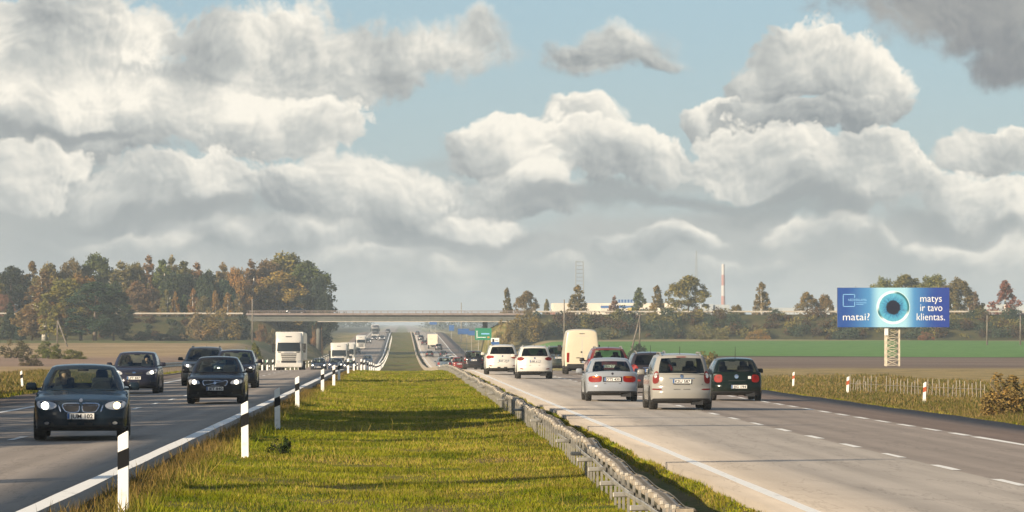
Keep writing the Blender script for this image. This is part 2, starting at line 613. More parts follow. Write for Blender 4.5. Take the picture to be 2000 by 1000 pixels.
def road_sheet(name, x0, x1, mat, label=None):
    xs = np.concatenate([[x0], np.linspace(x0, x1, 7), [x1]])
    wob = 0.05 * np.sin(ry * .7) + .04 * np.sin(ry * .23 + 1) + .03 * np.sin(ry * 1.9)
    P = np.zeros((len(ry), len(xs), 3))
    for j, x in enumerate(xs):
        xx = x + (wob if j in (0, 1, len(xs) - 2, len(xs) - 1) else 0)
        P[:, j, 0] = xx; P[:, j, 1] = ry
        P[:, j, 2] = road_z(np.full_like(ry, x), ry) - (.12 if j in (0, len(xs) - 1) else 0)
    return obj(name, grid_mesh(name, P), mat, kind='structure')


road_l = road_sheet('road_left', -3.95, -14.4, M_road_l)
road_r = road_sheet('road_right', 4.2, 15.2, M_road_r)


def strip(name, parent, x, w, d0, d1, step=3.0):
    d = np.linspace(d0, d1, max(2, int((d1 - d0) / step) + 1))
    P = np.zeros((len(d), 2, 3))
    jit = .012 * np.sin(d * 2.1 + x) + .01 * np.sin(d * 5.7)
    for j, s in enumerate((-.5, .5)):
        xx = x + s * w
        P[:, j] = np.stack([xx + jit * (1 if j else -.7), d, road_z(np.full_like(d, xx), d) + .006], -1)
    return obj(name, grid_mesh(name, P), M_paint, parent)


strip('edge_line', road_l, -4.2, .25, 20, 2600)
strip('edge_line', road_l, -11.3, .22, 20, 2600)
strip('edge_line', road_r, 4.62, .17, 20, 2600)
strip('edge_line', road_r, 12.05, .20, 20, 84)
for d in np.arange(85, 300, 4.6):
    strip('edge_dash', road_r, 12.05, .17, d, d + 2.6)
strip('edge_line', road_r, 12.05, .20, 300, 2600)
for d in np.arange(41.0, 330, 6.6):
    strip('lane_dash', road_r, 8.45, .15, d, d + 2.6, 1.3)
for d in np.arange(43.0, 330, 9.0):
    strip('lane_dash', road_l, -7.75, .15, d, d + 3.0, 1.5)

# ------------------------------------------------------------------ vegetation materials
def leaf_mat(name, jitter=.40, trans=.16, col=None):
    m = bpy.data.materials.new(name); m.use_nodes = True
    t = m.node_tree; N.tree = t; t.nodes.clear()
    base = ocolor() if col is None else None
    p = ocoord()
    n = N.noise(p, .55, 3, .6); n2 = N.noise(p, 4.0, 2, .6)
    if base is None:
        base = N.mix(n2, col[0], col[1])
    k = N.ss(n * .6 + n2 * .4, .25, .75, 1 - jitter, 1 + jitter)
    warm = N.vm('MULTIPLY', base, (1.16, .98, .82))
    c = N.mix(N.ss(n, .45, .65), base, warm)
    c = N.vm('SCALE', c, k)
    out = t.nodes.new('ShaderNodeOutputMaterial'); mx = t.nodes.new('ShaderNodeMixShader')
    d = t.nodes.new('ShaderNodeBsdfDiffuse'); tr = t.nodes.new('ShaderNodeBsdfTranslucent')
    t.links.new(c.s, d.inputs[0]); t.links.new(c.s, tr.inputs[0])
    mx.inputs[0].default_value = trans
    t.links.new(d.outputs[0], mx.inputs[1]); t.links.new(tr.outputs[0], mx.inputs[2])
    t.links.new(mx.outputs[0], out.inputs[0])
    return m


M_leaf = leaf_mat('foliage')
M_bark = principled('bark', rough=.9, build=speckle((.06, .045, .035), (.16, .13, .10), 3.0, 4, .3, .7, (1, 1, .3)))
M_birch = principled('birch_bark', rough=.8, build=speckle((.10, .09, .08), (.55, .52, .46), 2.2, 4, .35, .5, (1, 1, 2.5)))


def leaf_cloud(centers, radii, n, size, flat=.55, seed=0, droop=0.0):
    """n small leaf-spray quads through the shells of the given blobs"""
    g = np.random.default_rng(seed)
    centers = np.asarray(centers, float); radii = np.asarray(radii, float)
    w = (radii[:, 0] * radii[:, 1] * radii[:, 2]) ** (2 / 3); w /= w.sum()
    k = g.choice(len(centers), n, p=w)
    v = g.normal(size=(n, 3)); v /= np.linalg.norm(v, axis=1)[:, None]
    r = g.uniform(.1, 1.0, n) ** .5 * np.where(g.uniform(size=n) < .08, 1.5, 1.08)
    c = centers[k] + v * radii[k] * r[:, None]
    s = size * g.uniform(.55, 1.35, n)
    a = g.normal(size=(n, 3)) * (1, 1, flat); a[:, 2] -= droop
    a /= np.linalg.norm(a, axis=1)[:, None]
    b = g.normal(size=(n, 3)); b -= a * (a * b).sum(1)[:, None]; b /= np.linalg.norm(b, axis=1)[:, None]
    a *= s[:, None]; b *= (s * g.uniform(.35, .7, n))[:, None]
    V = np.stack([c - a, c + b * .9 - a * .15, c + a, c - b * .9 + a * .15], 1).reshape(-1, 3)
    return V, np.arange(4 * n).reshape(n, 4)


def crown_blobs(kind, h, w, g):
    """blob centres and radii filling a crown of height h and width w that starts above the trunk"""
    C, Rr = [], []
    if kind == 'round':
        z0 = .10 * h
        ph = [g.uniform(0, 6.28) for _ in range(3)]
        for _ in range(140):
            t = g.uniform(0, 1); a = g.uniform(0, 6.28)
            env = math.sin(math.pi * min(1, .14 + t * .86)) ** .6 * .5 * w * (1 + .16 * math.sin(2 * a + ph[0]) + .12 * math.sin(3 * a + 5 * t + ph[1]) + .10 * math.sin(9 * t + ph[2]))
            rr = env * g.uniform(.12, 1) ** .45
            C.append((rr * math.cos(a), rr * math.sin(a), z0 + (h - z0) * (.04 + .93 * t)))
            s = g.uniform(.04, .105) * w
            Rr.append((s * 1.1, s * 1.1, s * .95))
    elif kind == 'birch':
        z0 = .12 * h
        ph = [g.uniform(0, 6.28) for _ in range(2)]
        for _ in range(90):
            t = g.uniform(0, 1) ** .95; a = g.uniform(0, 6.28)
            env = (1 - t) ** .70 * (.5 + .5 * min(1, t * 3.5)) * .56 * w * (1 + .2 * math.sin(2 * a + ph[0] + 4 * t) + .12 * math.sin(11 * t + ph[1]))
            rr = env * g.uniform(.08, 1) ** .5
            C.append((rr * math.cos(a), rr * math.sin(a), z0 + (h - z0) * t * .98))
            s = g.uniform(.05, .115) * w * (1.1 - .55 * t)
            Rr.append((s, s, s * 1.8))
    elif kind == 'pine':
        z0 = .08 * h
        for i in range(60):
            t = i / 60; a = i * 2.4
            env = (1 - t) * .5 * w
            C.append((env * .6 * math.cos(a), env * .6 * math.sin(a), z0 + (h - z0) * t))
            Rr.append((env * .5 + .15, env * .5 + .15, .035 * h + .12))
    elif kind == 'shrub':
        ph = g.uniform(0, 6.28)
        for _ in range(48):
            a = g.uniform(0, 6.28); rr = .5 * w * math.sqrt(g.uniform(0, 1)) * (1 + .2 * math.sin(3 * a + ph)); t = 1 - (rr / (.56 * w)) ** 2 * .75
            C.append((rr * math.cos(a), rr * math.sin(a), h * max(t, .1) * g.uniform(.12, .95)))
            s = g.uniform(.05, .12) * w
            Rr.append((s, s, min(s * 1.1, .2 * h)))
    return C, Rr


def limb_mesh(name, kind, h, w, g, n_limb=9):
    mb = MB()
    r0 = .022 * h if kind != 'shrub' else .012 * h + .02
    if kind == 'shrub':
        for i in range(7):
            a = i * 2.4; e = Vector((.35 * w * math.cos(a), .35 * w * math.sin(a), h * .75))
            mb.tube([(0, 0, -.2), e * .4 + Vector((0, 0, .1 * h)), e], [r0, r0 * .7, r0 * .3], 5)
    else:
        top = .92 * h
        lean = (g.uniform(-.03, .03) * h, g.uniform(-.03, .03) * h)
        pts = [(lean[0] * t * t, lean[1] * t * t, -.4 + (top + .4) * t) for t in (0, .15, .35, .6, .85, 1)]
        mb.tube(pts, [r0 * 1.25, r0, r0 * .8, r0 * .55, r0 * .25, r0 * .08], 7)
        for i in range(n_limb):
            t = g.uniform(.2, .8); a = i * 2.4 + g.uniform(-.5, .5)
            b = Vector((lean[0] * t * t, lean[1] * t * t, t * top))
            ln = w * .42 * (1.05 - t * .7)
            e = b + Vector((math.cos(a) * ln, math.sin(a) * ln, ln * g.uniform(.5, 1.1)))
            m = b.lerp(e, .5) + Vector((0, 0, -.08 * ln))
            mb.tube([b, m, e], [r0 * .4 * (1.1 - t), r0 * .25 * (1.1 - t), r0 * .06], 5)
    return mb.mesh(name, smooth=True)


def tree_proto(kind, h, w, nleaf, size, seed, droop=0.0):
    g = np.random.default_rng(seed)
    C, Rr = crown_blobs(kind, h, w, g)
    V, Fc = leaf_cloud(C, Rr, nleaf, size, seed=seed + 1, droop=droop)
    V[:, 2] = np.maximum(V[:, 2], .05)
    cm = mesh_np('crown', V, Fc); cm.materials.append(M_leaf)
    tm = limb_mesh('trunk', kind, h, w, g)
    tm.materials.append(M_birch if kind == 'birch' else M_bark)
    return dict(kind=kind, h=h, w=w, crown=cm, trunk=tm)


PROTO = {
    'round': [tree_proto('round', 14, 10.5, 12000, .27, 11), tree_proto('round', 15, 9, 11000, .26, 12), tree_proto('round', 12, 11, 11000, .27, 13)],
    'birch': [tree_proto('birch', 16, 6.4, 8500, .23, 21, .6), tree_proto('birch', 15, 5.4, 7000, .22, 22, .7), tree_proto('birch', 12, 5.0, 5200, .21, 23, .5)],
    'pine': [tree_proto('pine', 9, 4.2, 4500, .25, 31)],
    'shrub': [tree_proto('shrub', 3.0, 4.6, 4200, .12, 41), tree_proto('shrub', 2.4, 3.4, 3200, .10, 42), tree_proto('shrub', 4.0, 4.4, 4600, .13, 43)],
}
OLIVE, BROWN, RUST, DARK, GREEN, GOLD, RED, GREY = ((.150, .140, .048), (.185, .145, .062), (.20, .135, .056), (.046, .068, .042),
                                                   (.100, .125, .042), (.25, .185, .060), (.22, .130, .088), (.14, .125, .078))


def tree(kind, v, x, d, h, w, color, label, cat='tree', name=None, group=None, z=None, rz=None):
    """stand a tree at photo column x, distance d, height h and width w in metres"""
    p = PROTO[kind][v % len(PROTO[kind])]
    X = (x - VX) * d / F
    zz = gz(X, d) if z is None else z
    nm = name or {'round': 'broadleaf_tree', 'birch': 'birch_tree', 'pine': 'conifer_tree', 'shrub': 'shrub'}[kind]
    root = empty(nm, (X, d, zz - .05), random.uniform(0, 6.28) if rz is None else rz, label=label, category=cat, group=group)
    root.scale = (w / p['w'], w / p['w'], h / p['h'])
    j = [random.uniform(.85, 1.15) for _ in range(3)]
    c = obj('crown', p['crown'], parent=root)
    c.color = (color[0] * j[0], color[1] * j[1], color[2] * j[2], 1)
    obj('trunk' if kind != 'shrub' else 'stems', p['trunk'], parent=root)
    return root


def tree_px(kind, v, x, ytop, wpx, d, color, label, **k):
    X = (x - VX) * d / F
    top = ZC + (VY - ytop) * d / F
    return tree(kind, v, x, d, top - gz(X, d), wpx * d / F, color, label, **k)


# --- wood on the left behind the overpass ramp: each tree stands on its own
WOODL = 'autumn trees of the wood left of the overpass'
back = [  # x, top, width px, d, kind, colour
    (-25, 535, 70, 890, 'round', BROWN), (22, 520, 60, 900, 'round', DARK), (62, 512, 52, 905, 'birch', OLIVE), (98, 516, 58, 900, 'round', RUST),
    (140, 505, 64, 905, 'round', BROWN), (185, 498, 80, 910, 'round', GREEN), (235, 510, 64, 900, 'birch', BROWN), (262, 515, 60, 905, 'round', OLIVE),
    (290, 498, 46, 915, 'birch', BROWN), (318, 505, 50, 905, 'birch', GREEN), (335, 500, 50, 915, 'birch', BROWN), (358, 508, 54, 900, 'birch', GREEN), (384, 512, 48, 900, 'birch', BROWN),
    (405, 530, 56, 905, 'round', GREEN), (436, 514, 60, 915, 'birch', BROWN), (462, 524, 50, 905, 'round', GOLD),
    (490, 508, 56, 915, 'birch', RUST), (520, 510, 80, 920, 'round', BROWN), (562, 496, 100, 925, 'round', OLIVE), (600, 510, 76, 920, 'round', GREEN), (545, 530, 80, 915, 'round', GOLD), (622, 542, 44, 915, 'round', DARK),
]
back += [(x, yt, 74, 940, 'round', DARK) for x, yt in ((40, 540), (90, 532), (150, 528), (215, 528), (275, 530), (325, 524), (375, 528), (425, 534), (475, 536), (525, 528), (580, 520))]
seen = {}
NTH = ['leftmost', 'second from left', 'third from left', 'fourth from left', 'fifth from left', 'sixth from left', 'seventh from left', 'eighth from left', 'ninth from left', 'tenth from left', 'eleventh from left', 'twelfth from left', 'thirteenth from left', 'fourteenth from left']
back.sort(key=lambda q: q[0])
for i, (x, yt, w, d, kd, c) in enumerate(back):
    lab = {RUST: 'rust-orange', BROWN: 'brown', GREEN: 'green', OLIVE: 'olive', DARK: 'dark green', GOLD: 'yellowish'}[c]
    seen[lab, kd] = seen.get((lab, kd), 0) + 1
    tree_px(kd, i, x, yt, w * (1.55 if kd == 'birch' else 1.3), d, c, f'{NTH[seen[lab, kd] - 1]} of the tall {lab} {"birches" if kd == "birch" else "broadleaf trees"} behind the left overpass ramp' if x > -10 else
            'brown broadleaf tree cut by the left picture edge', group=WOODL)
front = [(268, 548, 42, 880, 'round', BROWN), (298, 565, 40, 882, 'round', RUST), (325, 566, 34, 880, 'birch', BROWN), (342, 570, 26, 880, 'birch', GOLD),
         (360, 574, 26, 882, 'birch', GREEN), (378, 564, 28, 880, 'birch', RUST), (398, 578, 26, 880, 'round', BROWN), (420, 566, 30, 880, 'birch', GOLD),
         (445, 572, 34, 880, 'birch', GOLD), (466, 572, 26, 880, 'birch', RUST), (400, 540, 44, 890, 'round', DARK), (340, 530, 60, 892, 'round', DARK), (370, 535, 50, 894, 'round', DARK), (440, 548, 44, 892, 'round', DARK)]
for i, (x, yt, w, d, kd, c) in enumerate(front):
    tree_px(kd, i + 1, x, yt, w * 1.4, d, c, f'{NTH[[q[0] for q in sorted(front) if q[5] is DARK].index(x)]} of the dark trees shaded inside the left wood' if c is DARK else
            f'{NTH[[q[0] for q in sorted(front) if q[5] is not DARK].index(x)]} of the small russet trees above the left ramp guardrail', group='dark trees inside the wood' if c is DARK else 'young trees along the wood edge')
near = [(20, 590, 40, 826, 'pine', DARK, 'small dark conifer on the ramp slope at the left edge'), (38, 628, 22, 824, 'pine', DARK, 'tiny dark conifer below the ramp guardrail at far left'),
        (5, 575, 40, 870, 'round', RED, 'reddish tree cut by the left picture edge'),
        (62, 590, 56, 812, 'round', RUST, 'low rust-coloured tree at the left end of the field-edge clump'), (88, 528, 84, 806, 'birch', BROWN, 'pale-stemmed brown birch at the left of the field-edge clump'),
        (128, 545, 90, 803, 'round', OLIVE, 'wide olive tree in the middle of the field-edge clump'), (158, 535, 86, 806, 'round', RUST, 'tree with an orange top in the field-edge clump'),
        (185, 550, 96, 800, 'round', DARK, 'broad dark tree at the front of the field-edge clump'), (222, 552, 70, 803, 'round', DARK, 'dark tree closing the field-edge clump on the right')]
for i, (x, yt, w, d, kd, c, lab) in enumerate(near):
    tree_px(kd, i, x, yt, w * 1.2, d, c, lab)
for i, (x, yt, w, d, c, lab) in enumerate([
        (345, 627, 34, 838, DARK, 'dark round bush on the grassy ramp slope'), (395, 605, 60, 832, BROWN, 'tall brown bush on the left ramp slope'),
        (430, 600, 66, 830, BROWN, 'widest brown bush on the ramp slope beside the pole'), (465, 612, 50, 832, DARK, 'dark bush on the ramp slope next to the bridge end'),
        (510, 632, 26, 826, RUST, 'orange bush under the left end of the bridge'), (535, 640, 34, 826, BROWN, 'brown bush under the left end of the bridge'),
        (618, 622, 24, 905, RUST, 'orange tree seen under the bridge beside the left pier'), (265, 645, 60, 815, DARK, 'dark bush right of the field-edge clump'), (315, 650, 80, 818, DARK, 'long low dark bush at the foot of the ramp')]):
    tree_px('shrub', i, x, yt, w * 1.15, d, c, lab, cat='bush', name='bush')
# --- trees behind the right ramp
right = [(990, 563, 30, 905, 'birch', OLIVE, 'slim birch just right of the bridge railing'), (1029, 568, 40, 900, 'round', OLIVE, 'bushy olive tree at the right end of the bridge'),
         (1068, 583, 20, 910, 'birch', BROWN, 'little brown tree left of the pale factory wall'), (1128, 558, 44, 890, 'birch', BROWN, 'brown tree in front of the factory, left of the van'),
         (1200, 578, 30, 905, 'birch', RED, 'small reddish tree in front of the factory sign'), (1248, 560, 34, 895, 'birch', GREEN, 'greenish tree right of the factory sign'),
         (1283, 558, 38, 893, 'birch', BROWN, 'brown tree right of the greenish one by the factory'), (1345, 538, 70, 890, 'round', OLIVE, 'largest round tree behind the right ramp, left of the chimney'),
         (1440, 596, 40, 885, 'round', OLIVE, 'low olive tree right of the chimney'), (1488, 552, 40, 890, 'birch', BROWN, 'lone pinkish-brown tree between chimney and billboard'),
         (1576, 570, 40, 890, 'round', BROWN, 'small brown tree left of the billboard'), (1612, 576, 40, 890, 'round', OLIVE, 'olive tree just left of the billboard edge'),
         (1725, 540, 60, 885, 'round', OLIVE, 'olive tree showing over the left half of the billboard'), (1770, 536, 80, 888, 'round', OLIVE, 'olive tree showing over the middle of the billboard'),
         (1825, 538, 80, 885, 'round', OLIVE, 'olive tree showing over the right half of the billboard'), (1872, 542, 70, 882, 'round', OLIVE, 'big olive tree right of the billboard'),
         (1905, 570, 30, 880, 'birch', BROWN, 'thin brown tree right of the olive clump'), (1963, 546, 50, 876, 'birch', RED, 'pinkish-red tree at the right edge')]
for i, (x, yt, w, d, kd, c, lab) in enumerate(right):
    tree_px(kd, i, x, yt, w * (1.45 if kd == 'birch' else 1.15), d, c, lab)
for i, (x, yt, w, d, c, lab) in enumerate([
        (1030, 600, 60, 842, OLIVE, 'tall leafy bush hiding the right end of the bridge'), (985, 622, 34, 836, BROWN, 'brown bush beside the green road sign'),
        (1300, 622, 40, 838, DARK, 'dark bush high on the right ramp slope'), (1385, 640, 70, 828, BROWN, 'reddish-brown bush at the foot of the right ramp'),
        (1482, 642, 40, 828, GOLD, 'straw-coloured bush at the foot of the right ramp'), (1808, 646, 26, 828, RUST, 'orange bush at the foot of the ramp right of the billboard mast'),
        (1245, 668, 36, 530, DARK, 'dark bush in the green field by the double pole'), (1380, 684, 60, 330, BROWN, 'brown verge bush behind the silver people carrier'),
        (1975, 722, 110, 150, GOLD, 'large russet bush cut by the right picture edge'), (490, 664, 46, 470, OLIVE, 'round olive bush in the tan field left of the lorry'),
        (30, 662, 60, 520, GREY, 'brown bush in the field at far left'), (95, 664, 50, 515, OLIVE, 'brown bush in the field above the dark blue saloon'), (130, 680, 60, 500, OLIVE, 'low olive bush behind the dark blue saloon'),
        (60, 694, 50, 420, GREY, 'grey-brown low bush behind the roadside reflector post')]):
    tree_px('shrub', i, x, yt, w * 1.12, d, c, lab, cat='bush', name='bush')

# --- a tuft of weeds on the median, and roadside trees on the left whose shade falls across the carriageway
wx, wd = on_ground(548, 889)
tree('shrub', 1, 548, wd, .40, .50, (.035, .055, .014), 'dark green weed clump on the sunny median grass', cat='weed', name='weed_clump')
SHADE = [(-21, 67, 8.4, 8), (-22, 75, 9.4, 9), (-21, 83, 12.6, 9), (-22, 91, 13.6, 9), (-21.5, 100, 12.6, 9), (-23, 109, 9.4, 9), (-22, 118, 9, 8), (-23, 127, 9.5, 8), (-24, 136, 9, 8),
         (-24, 145, 9, 8), (-25, 154, 9.5, 8), (-26, 164, 10, 8), (-27, 174, 10, 8), (-28, 184, 15, 6), (-29, 195, 10, 8), (-24, 25, 11.0, 5)]
for i, (X, d, h, w) in enumerate([(-34, 58, 21, 2.2), (-36, 66, 23, 1.8), (-38, 77, 24, 1.8), (-36, 86, 22, 1.5), (-33, 32, 20, 2.4)]):
    tree('birch', i, VX + X * F / d, d, h, w, OLIVE, 'slender roadside tree left of the picture that throws a thin shadow', group='slender roadside trees on the left')
for i, (X, d, h, w) in enumerate(SHADE):
    tree('round' if w > 4 else 'birch', i, VX + X * F / d, d, h, w, OLIVE, 'roadside tree left of the picture that shades the carriageway', group='roadside trees on the left')


# ------------------------------------------------------------------ stuff: scrub on the ramps, grass, far woods
def scrub_bank(name, x0, x1, label, cols, seed, n, hmax):
    g = np.random.default_rng(seed)
    per = 260
    xs = g.uniform(x0, x1, n); ds = 862 - g.uniform(7.5, 19, n)
    for ci, c in enumerate(cols):
        sel = np.nonzero(np.arange(n) % len(cols) == ci)[0]
        C = []; Rr = []
        for k in sel:
            s = g.uniform(.8, hmax)
            z = gz(xs[k], ds[k])
            for _ in range(3):
                C.append((xs[k] + g.normal() * .6, ds[k] + g.normal() * .5, z + s * g.uniform(.2, .75)))
                Rr.append((s * .6, s * .6, s * .5))
        V, Fc = leaf_cloud(C, Rr, per * len(sel), .24, seed=seed + ci)
        me = mesh_np(name, V, Fc); me.materials.append(M_leaf)
        o = obj(name, me, kind='stuff', label=label[ci], category='scrub')
        o.color = (*c, 1)


scrub_bank('scrub', 27, 135, ('dark green scrub covering the right overpass ramp', 'brown autumn scrub covering the right overpass ramp', 'olive scrub covering the right overpass ramp'), (DARK, (.075, .05, .028), OLIVE), 61, 210, 2.6)
scrub_bank('scrub', -88, -32, ('dark green scrub low on the left overpass ramp', 'brown autumn scrub low on the left overpass ramp'), (DARK, (.075, .05, .028)), 62, 46, 1.5)


def far_wood():
    g = np.random.default_rng(71)
    n = 520
    xs = g.uniform(-420, 560, n); ds = g.uniform(2500, 3300, n)
    C, Rr = [], []
    for x, d in zip(xs, ds):
        if abs(x) < 24:
            continue
        h = g.uniform(5, 11)
        z = gz(x, d)
        for _ in range(3):
            C.append((x + g.normal() * 3, d, z + h * g.uniform(.2, .8))); Rr.append((5, 5, h * .35))
    V, Fc = leaf_cloud(C, Rr, 42000, 1.1, seed=72)
    me = mesh_np('far_wood', V, Fc); me.materials.append(M_leaf)
    o = obj('far_wood', me, kind='stuff', label='hazy bluish wood on the horizon beyond the overpass', category='wood')
    o.color = (.04, .055, .03, 1)


far_wood()

M_grass = bpy.data.materials.new('grass')


def b_grassmat():
    m = M_grass; m.use_nodes = True; t = m.node_tree; N.tree = t; t.nodes.clear()
    p = gcoord()
    big = N.noise(p, .22, 4, .6); mid = N.noise(p, 1.6, 3, .6)
    at = t.nodes.new('ShaderNodeAttribute'); at.attribute_name = 'tint'
    tint = N(at.outputs['Fac'])
    green = N.mix(N.ss(mid, .35, .65), (.120, .170, .010), (.29, .285, .020))
    drycol = N.mix(tint, (.25, .205, .040), (.42, .32, .085))
    xs_, _y, _z = N.sep(p)
    a = N.m('ABSOLUTE', xs_)
    c = N.mix(N.ss(big * .95 + tint * .35, .64, .84), green, drycol)
    c = N.vm('SCALE', c, N.ss(N.noise(p, .55, 4, .6), .3, .7, .62, 1.18))
    c = N.mix(N.ss(a + (mid - .5) * .9, 2.9, 3.6) * N.ss(xs_, 0.0, -1.0) * N.ss(a, 6, 5.5) * .75, c, N.mix(tint, (.10, .06, .03), (.24, .14, .06)))
    c = N.mix(N.ss(a, 15.5, 16.5), c, N.mix(N.ss(big * .6 + tint * .5, .50, .72), N.mix(mid, (.07, .085, .016), (.15, .13, .03)), (.27, .19, .075)))
    out = t.nodes.new('ShaderNodeOutputMaterial'); mx = t.nodes.new('ShaderNodeMixShader')
    d = t.nodes.new('ShaderNodeBsdfDiffuse'); tr = t.nodes.new('ShaderNodeBsdfTranslucent')
    t.links.new(c.s, d.inputs[0]); t.links.new(c.s, tr.inputs[0]); mx.inputs[0].default_value = .35
    t.links.new(d.outputs[0], mx.inputs[1]); t.links.new(tr.outputs[0], mx.inputs[2]); t.links.new(mx.outputs[0], out.inputs[0])


b_grassmat()


def grass(name, label, bands, seed):
    """bands: (x0, x1, d0, d1, blades, height, width)"""
    g = np.random.default_rng(seed)
    Vs, ts = [], []
    for x0, x1, d0, d1, n, h, w in bands:
        x = g.uniform(x0, x1, n); d = g.uniform(d0, d1, n)
        clump = .55 + .75 * (np.sin(x * 2.1 + d * .37) * np.sin(d * .83 - x * .9) * .5 + .5)
        z = ground_z(x, d)
        hh = h * g.uniform(.45, 1.25, n) * clump
        a = g.uniform(0, 6.28, n); ww = w * g.uniform(.6, 1.3, n)
        lx = g.normal(0, .35, n) * hh; ly = g.normal(0, .35, n) * hh
        b = np.stack([x, d, z - .01], -1)
        o = np.stack([np.cos(a) * ww, np.sin(a) * ww, 0 * a], -1)
        tip = b + np.stack([lx, ly, hh], -1)
        Vs.append(np.stack([b - o, b + o, tip], 1).reshape(-1, 3)); ts.append(np.repeat(g.uniform(0, 1, n), 3))
    V = np.concatenate(Vs)
    me = mesh_np(name, V, np.arange(len(V)).reshape(-1, 3))
    at = me.attributes.new('tint', 'FLOAT', 'POINT'); at.data.foreach_set('value', np.concatenate(ts).astype(np.float32))
    me.materials.append(M_grass)
    return obj(name, me, kind='stuff', label=label, category='grass')


grass('median_grass', 'rough green and straw-yellow grass of the median strip', [
    (-3.9, 4.2, 40, 70, 150000, .060, .009), (-3.9, 4.2, 70, 120, 150000, .070, .013), (-3.8, 4.2, 120, 200, 120000, .085, .020), (-3.8, 4.2, 200, 330, 80000, .10, .035),
    (-3.9, -3.0, 40, 160, 9000, .22, .010), (-3.5, 3.5, 40, 160, 2600, .26, .008)], 81)
grass('verge_grass', 'patchy green and dry grass on the right-hand verge', [
    (15.6, 24, 70, 160, 60000, .16, .022), (15.6, 26, 160, 330, 60000, .18, .04), (22, 40, 90, 330, 40000, .22, .05)], 82)
grass('verge_grass', 'dark green grass on the left-hand verge beside the shoulder', [
    (-19, -14.6, 110, 300, 40000, .18, .03), (-30, -17, 150, 340, 30000, .2, .05)], 83)

# ------------------------------------------------------------------ simple materials
M_white = principled('white_plastic', rough=.45, build=speckle((.62, .61, .57), (.82, .81, .78), 6.0, 4, .25, .5))
M_black = principled('black_plastic', (.007, .007, .008), .55, spec=.2)
M_redband = principled('red_band', (.42, .09, .03), .5)
M_galv = principled('galvanised_steel', rough=.5, metal=.35, build=speckle((.20, .195, .175), (.38, .365, .325), 4.0, 4, .3, .7))
M_cream = principled('weathered_cream_steel', rough=.6, metal=.1, build=speckle((.22, .18, .13), (.42, .36, .27), 9.0, 4, .3, .7))
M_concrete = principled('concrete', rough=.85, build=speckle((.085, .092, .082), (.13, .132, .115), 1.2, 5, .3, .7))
M_concrete_pale_lit = principled('pale_sunlit_concrete', rough=.85, build=speckle((.34, .31, .26), (.46, .42, .36), 1.2, 5, .3, .7))  # paler copy of the concrete; on the bridge flange the colour holds sunlight
M_parapet = principled('parapet', rough=.85, build=speckle((.17, .135, .12), (.24, .195, .175), 1.0, 5, .3, .7))
M_wood = principled('grey_wood', rough=.9, build=speckle((.09, .075, .06), (.22, .19, .15), 3.0, 4, .3, .7, (1, 1, .2)))
M_blue = principled('sign_blue', (.03, .10, .28), .4)
M_greensign = principled('sign_green', (.008, .19, .10), .4)
M_signwhite = principled('sign_white', (.75, .76, .74), .4)
M_factory = principled('factory_wall', rough=.8, build=speckle((.62, .55, .44), (.74, .68, .57), .05, 4, .3, .7))
M_factory_grey = principled('factory_grey', rough=.8, build=speckle((.30, .33, .34), (.42, .45, .46), .05, 4, .3, .7))
M_roofbrick = principled('red_roof', (.30, .12, .07), .8)
ORD = ['nearest', 'second', 'third', 'fourth', 'fifth', 'sixth', 'seventh', 'eighth', 'ninth', 'tenth', 'eleventh', 'twelfth', 'thirteenth', 'fourteenth', 'fifteenth']


# ------------------------------------------------------------------ marker posts
def post_meshes(w, t, h, band_mat):
    mb = MB()
    sl = w * .45
    o = [(-w / 2, -.15), (w / 2, -.15), (w / 2, h - .01), (w / 2 - .015, h), (-w / 2 + .012, h - sl), (-w / 2, h - sl - .012)]
    Mx = Matrix.Rotation(R(90), 4, 'X')
    mb.prism(o, t, Matrix.Translation((0, t / 2, 0)) @ Mx)
    me = mb.mesh('post_body', bevel=.006)
    me.materials.append(M_white)
    bb = MB(); e = .004
    z0, z1 = h * .56, h * .77
    bb.prism([(-w / 2 - e, z0 - sl / 2), (w / 2 + e, z0 + sl / 2), (w / 2 + e, z1 + sl / 2), (-w / 2 - e, z1 - sl / 2)], t + 2 * e, Matrix.Translation((0, t / 2 + e, 0)) @ Mx)
    bm = bb.mesh('band'); bm.materials.append(band_mat)
    return me, bm


PM_black = post_meshes(.13, .07, 1.0, M_black)
PM_red = post_meshes(.13, .07, 1.0, M_redband)


def marker(pm, X, d, label, group, z=None, tilt=0.0, sc_=1.0):
    r = empty('delineator_post', (X, d, gz(X, d) if z is None else z), random.uniform(-.06, .06), label=label, category='road post', group=group)
    r.rotation_euler = (random.uniform(-.02, .02), tilt + random.uniform(-.012, .012), r.rotation_euler[2])
    r.scale = (sc_,) * 3
    obj('post_body', pm[0], parent=r); obj('band', pm[1], parent=r)
    return r


mp = [(241, 1004), (479, 893), (542, 840), (581, 798), (630, 769), (652, 755), (662, 743), (680, 731), (691, 726), (698, 723)]
for i, (x, y) in enumerate(mp):
    X, d = on_ground(x, y, d0=35)
    marker(PM_black, X, d, f'{ORD[i]} black-banded white reflector post from the camera along the median', 'reflector posts along the median')
for i, d in enumerate((306, 332, 361, 385, 410, 440, 470)):
    marker(PM_black, -3.12, d, f'{ORD[i]} black-banded post of the tight row where the median dips', 'reflector posts dipping over the crest')
for d in np.arange(500, 1250, 13.0):
    marker(PM_black, -3.15, float(d), 'tiny white reflector post in the far row left of the median', 'far reflector posts left of the median')
for i, (x, y) in enumerate([(1805, 790), (1655, 772), (1549, 757)]):
    X, d = on_ground(x, y)
    marker(PM_red, X, d, ['red-banded white post nearest the camera on the right verge', 'middle red-banded white post on the right verge, before the wooden fence', 'farthest of the three red-banded white posts on the right verge'][i], 'red-banded posts on the right verge', tilt=.04)
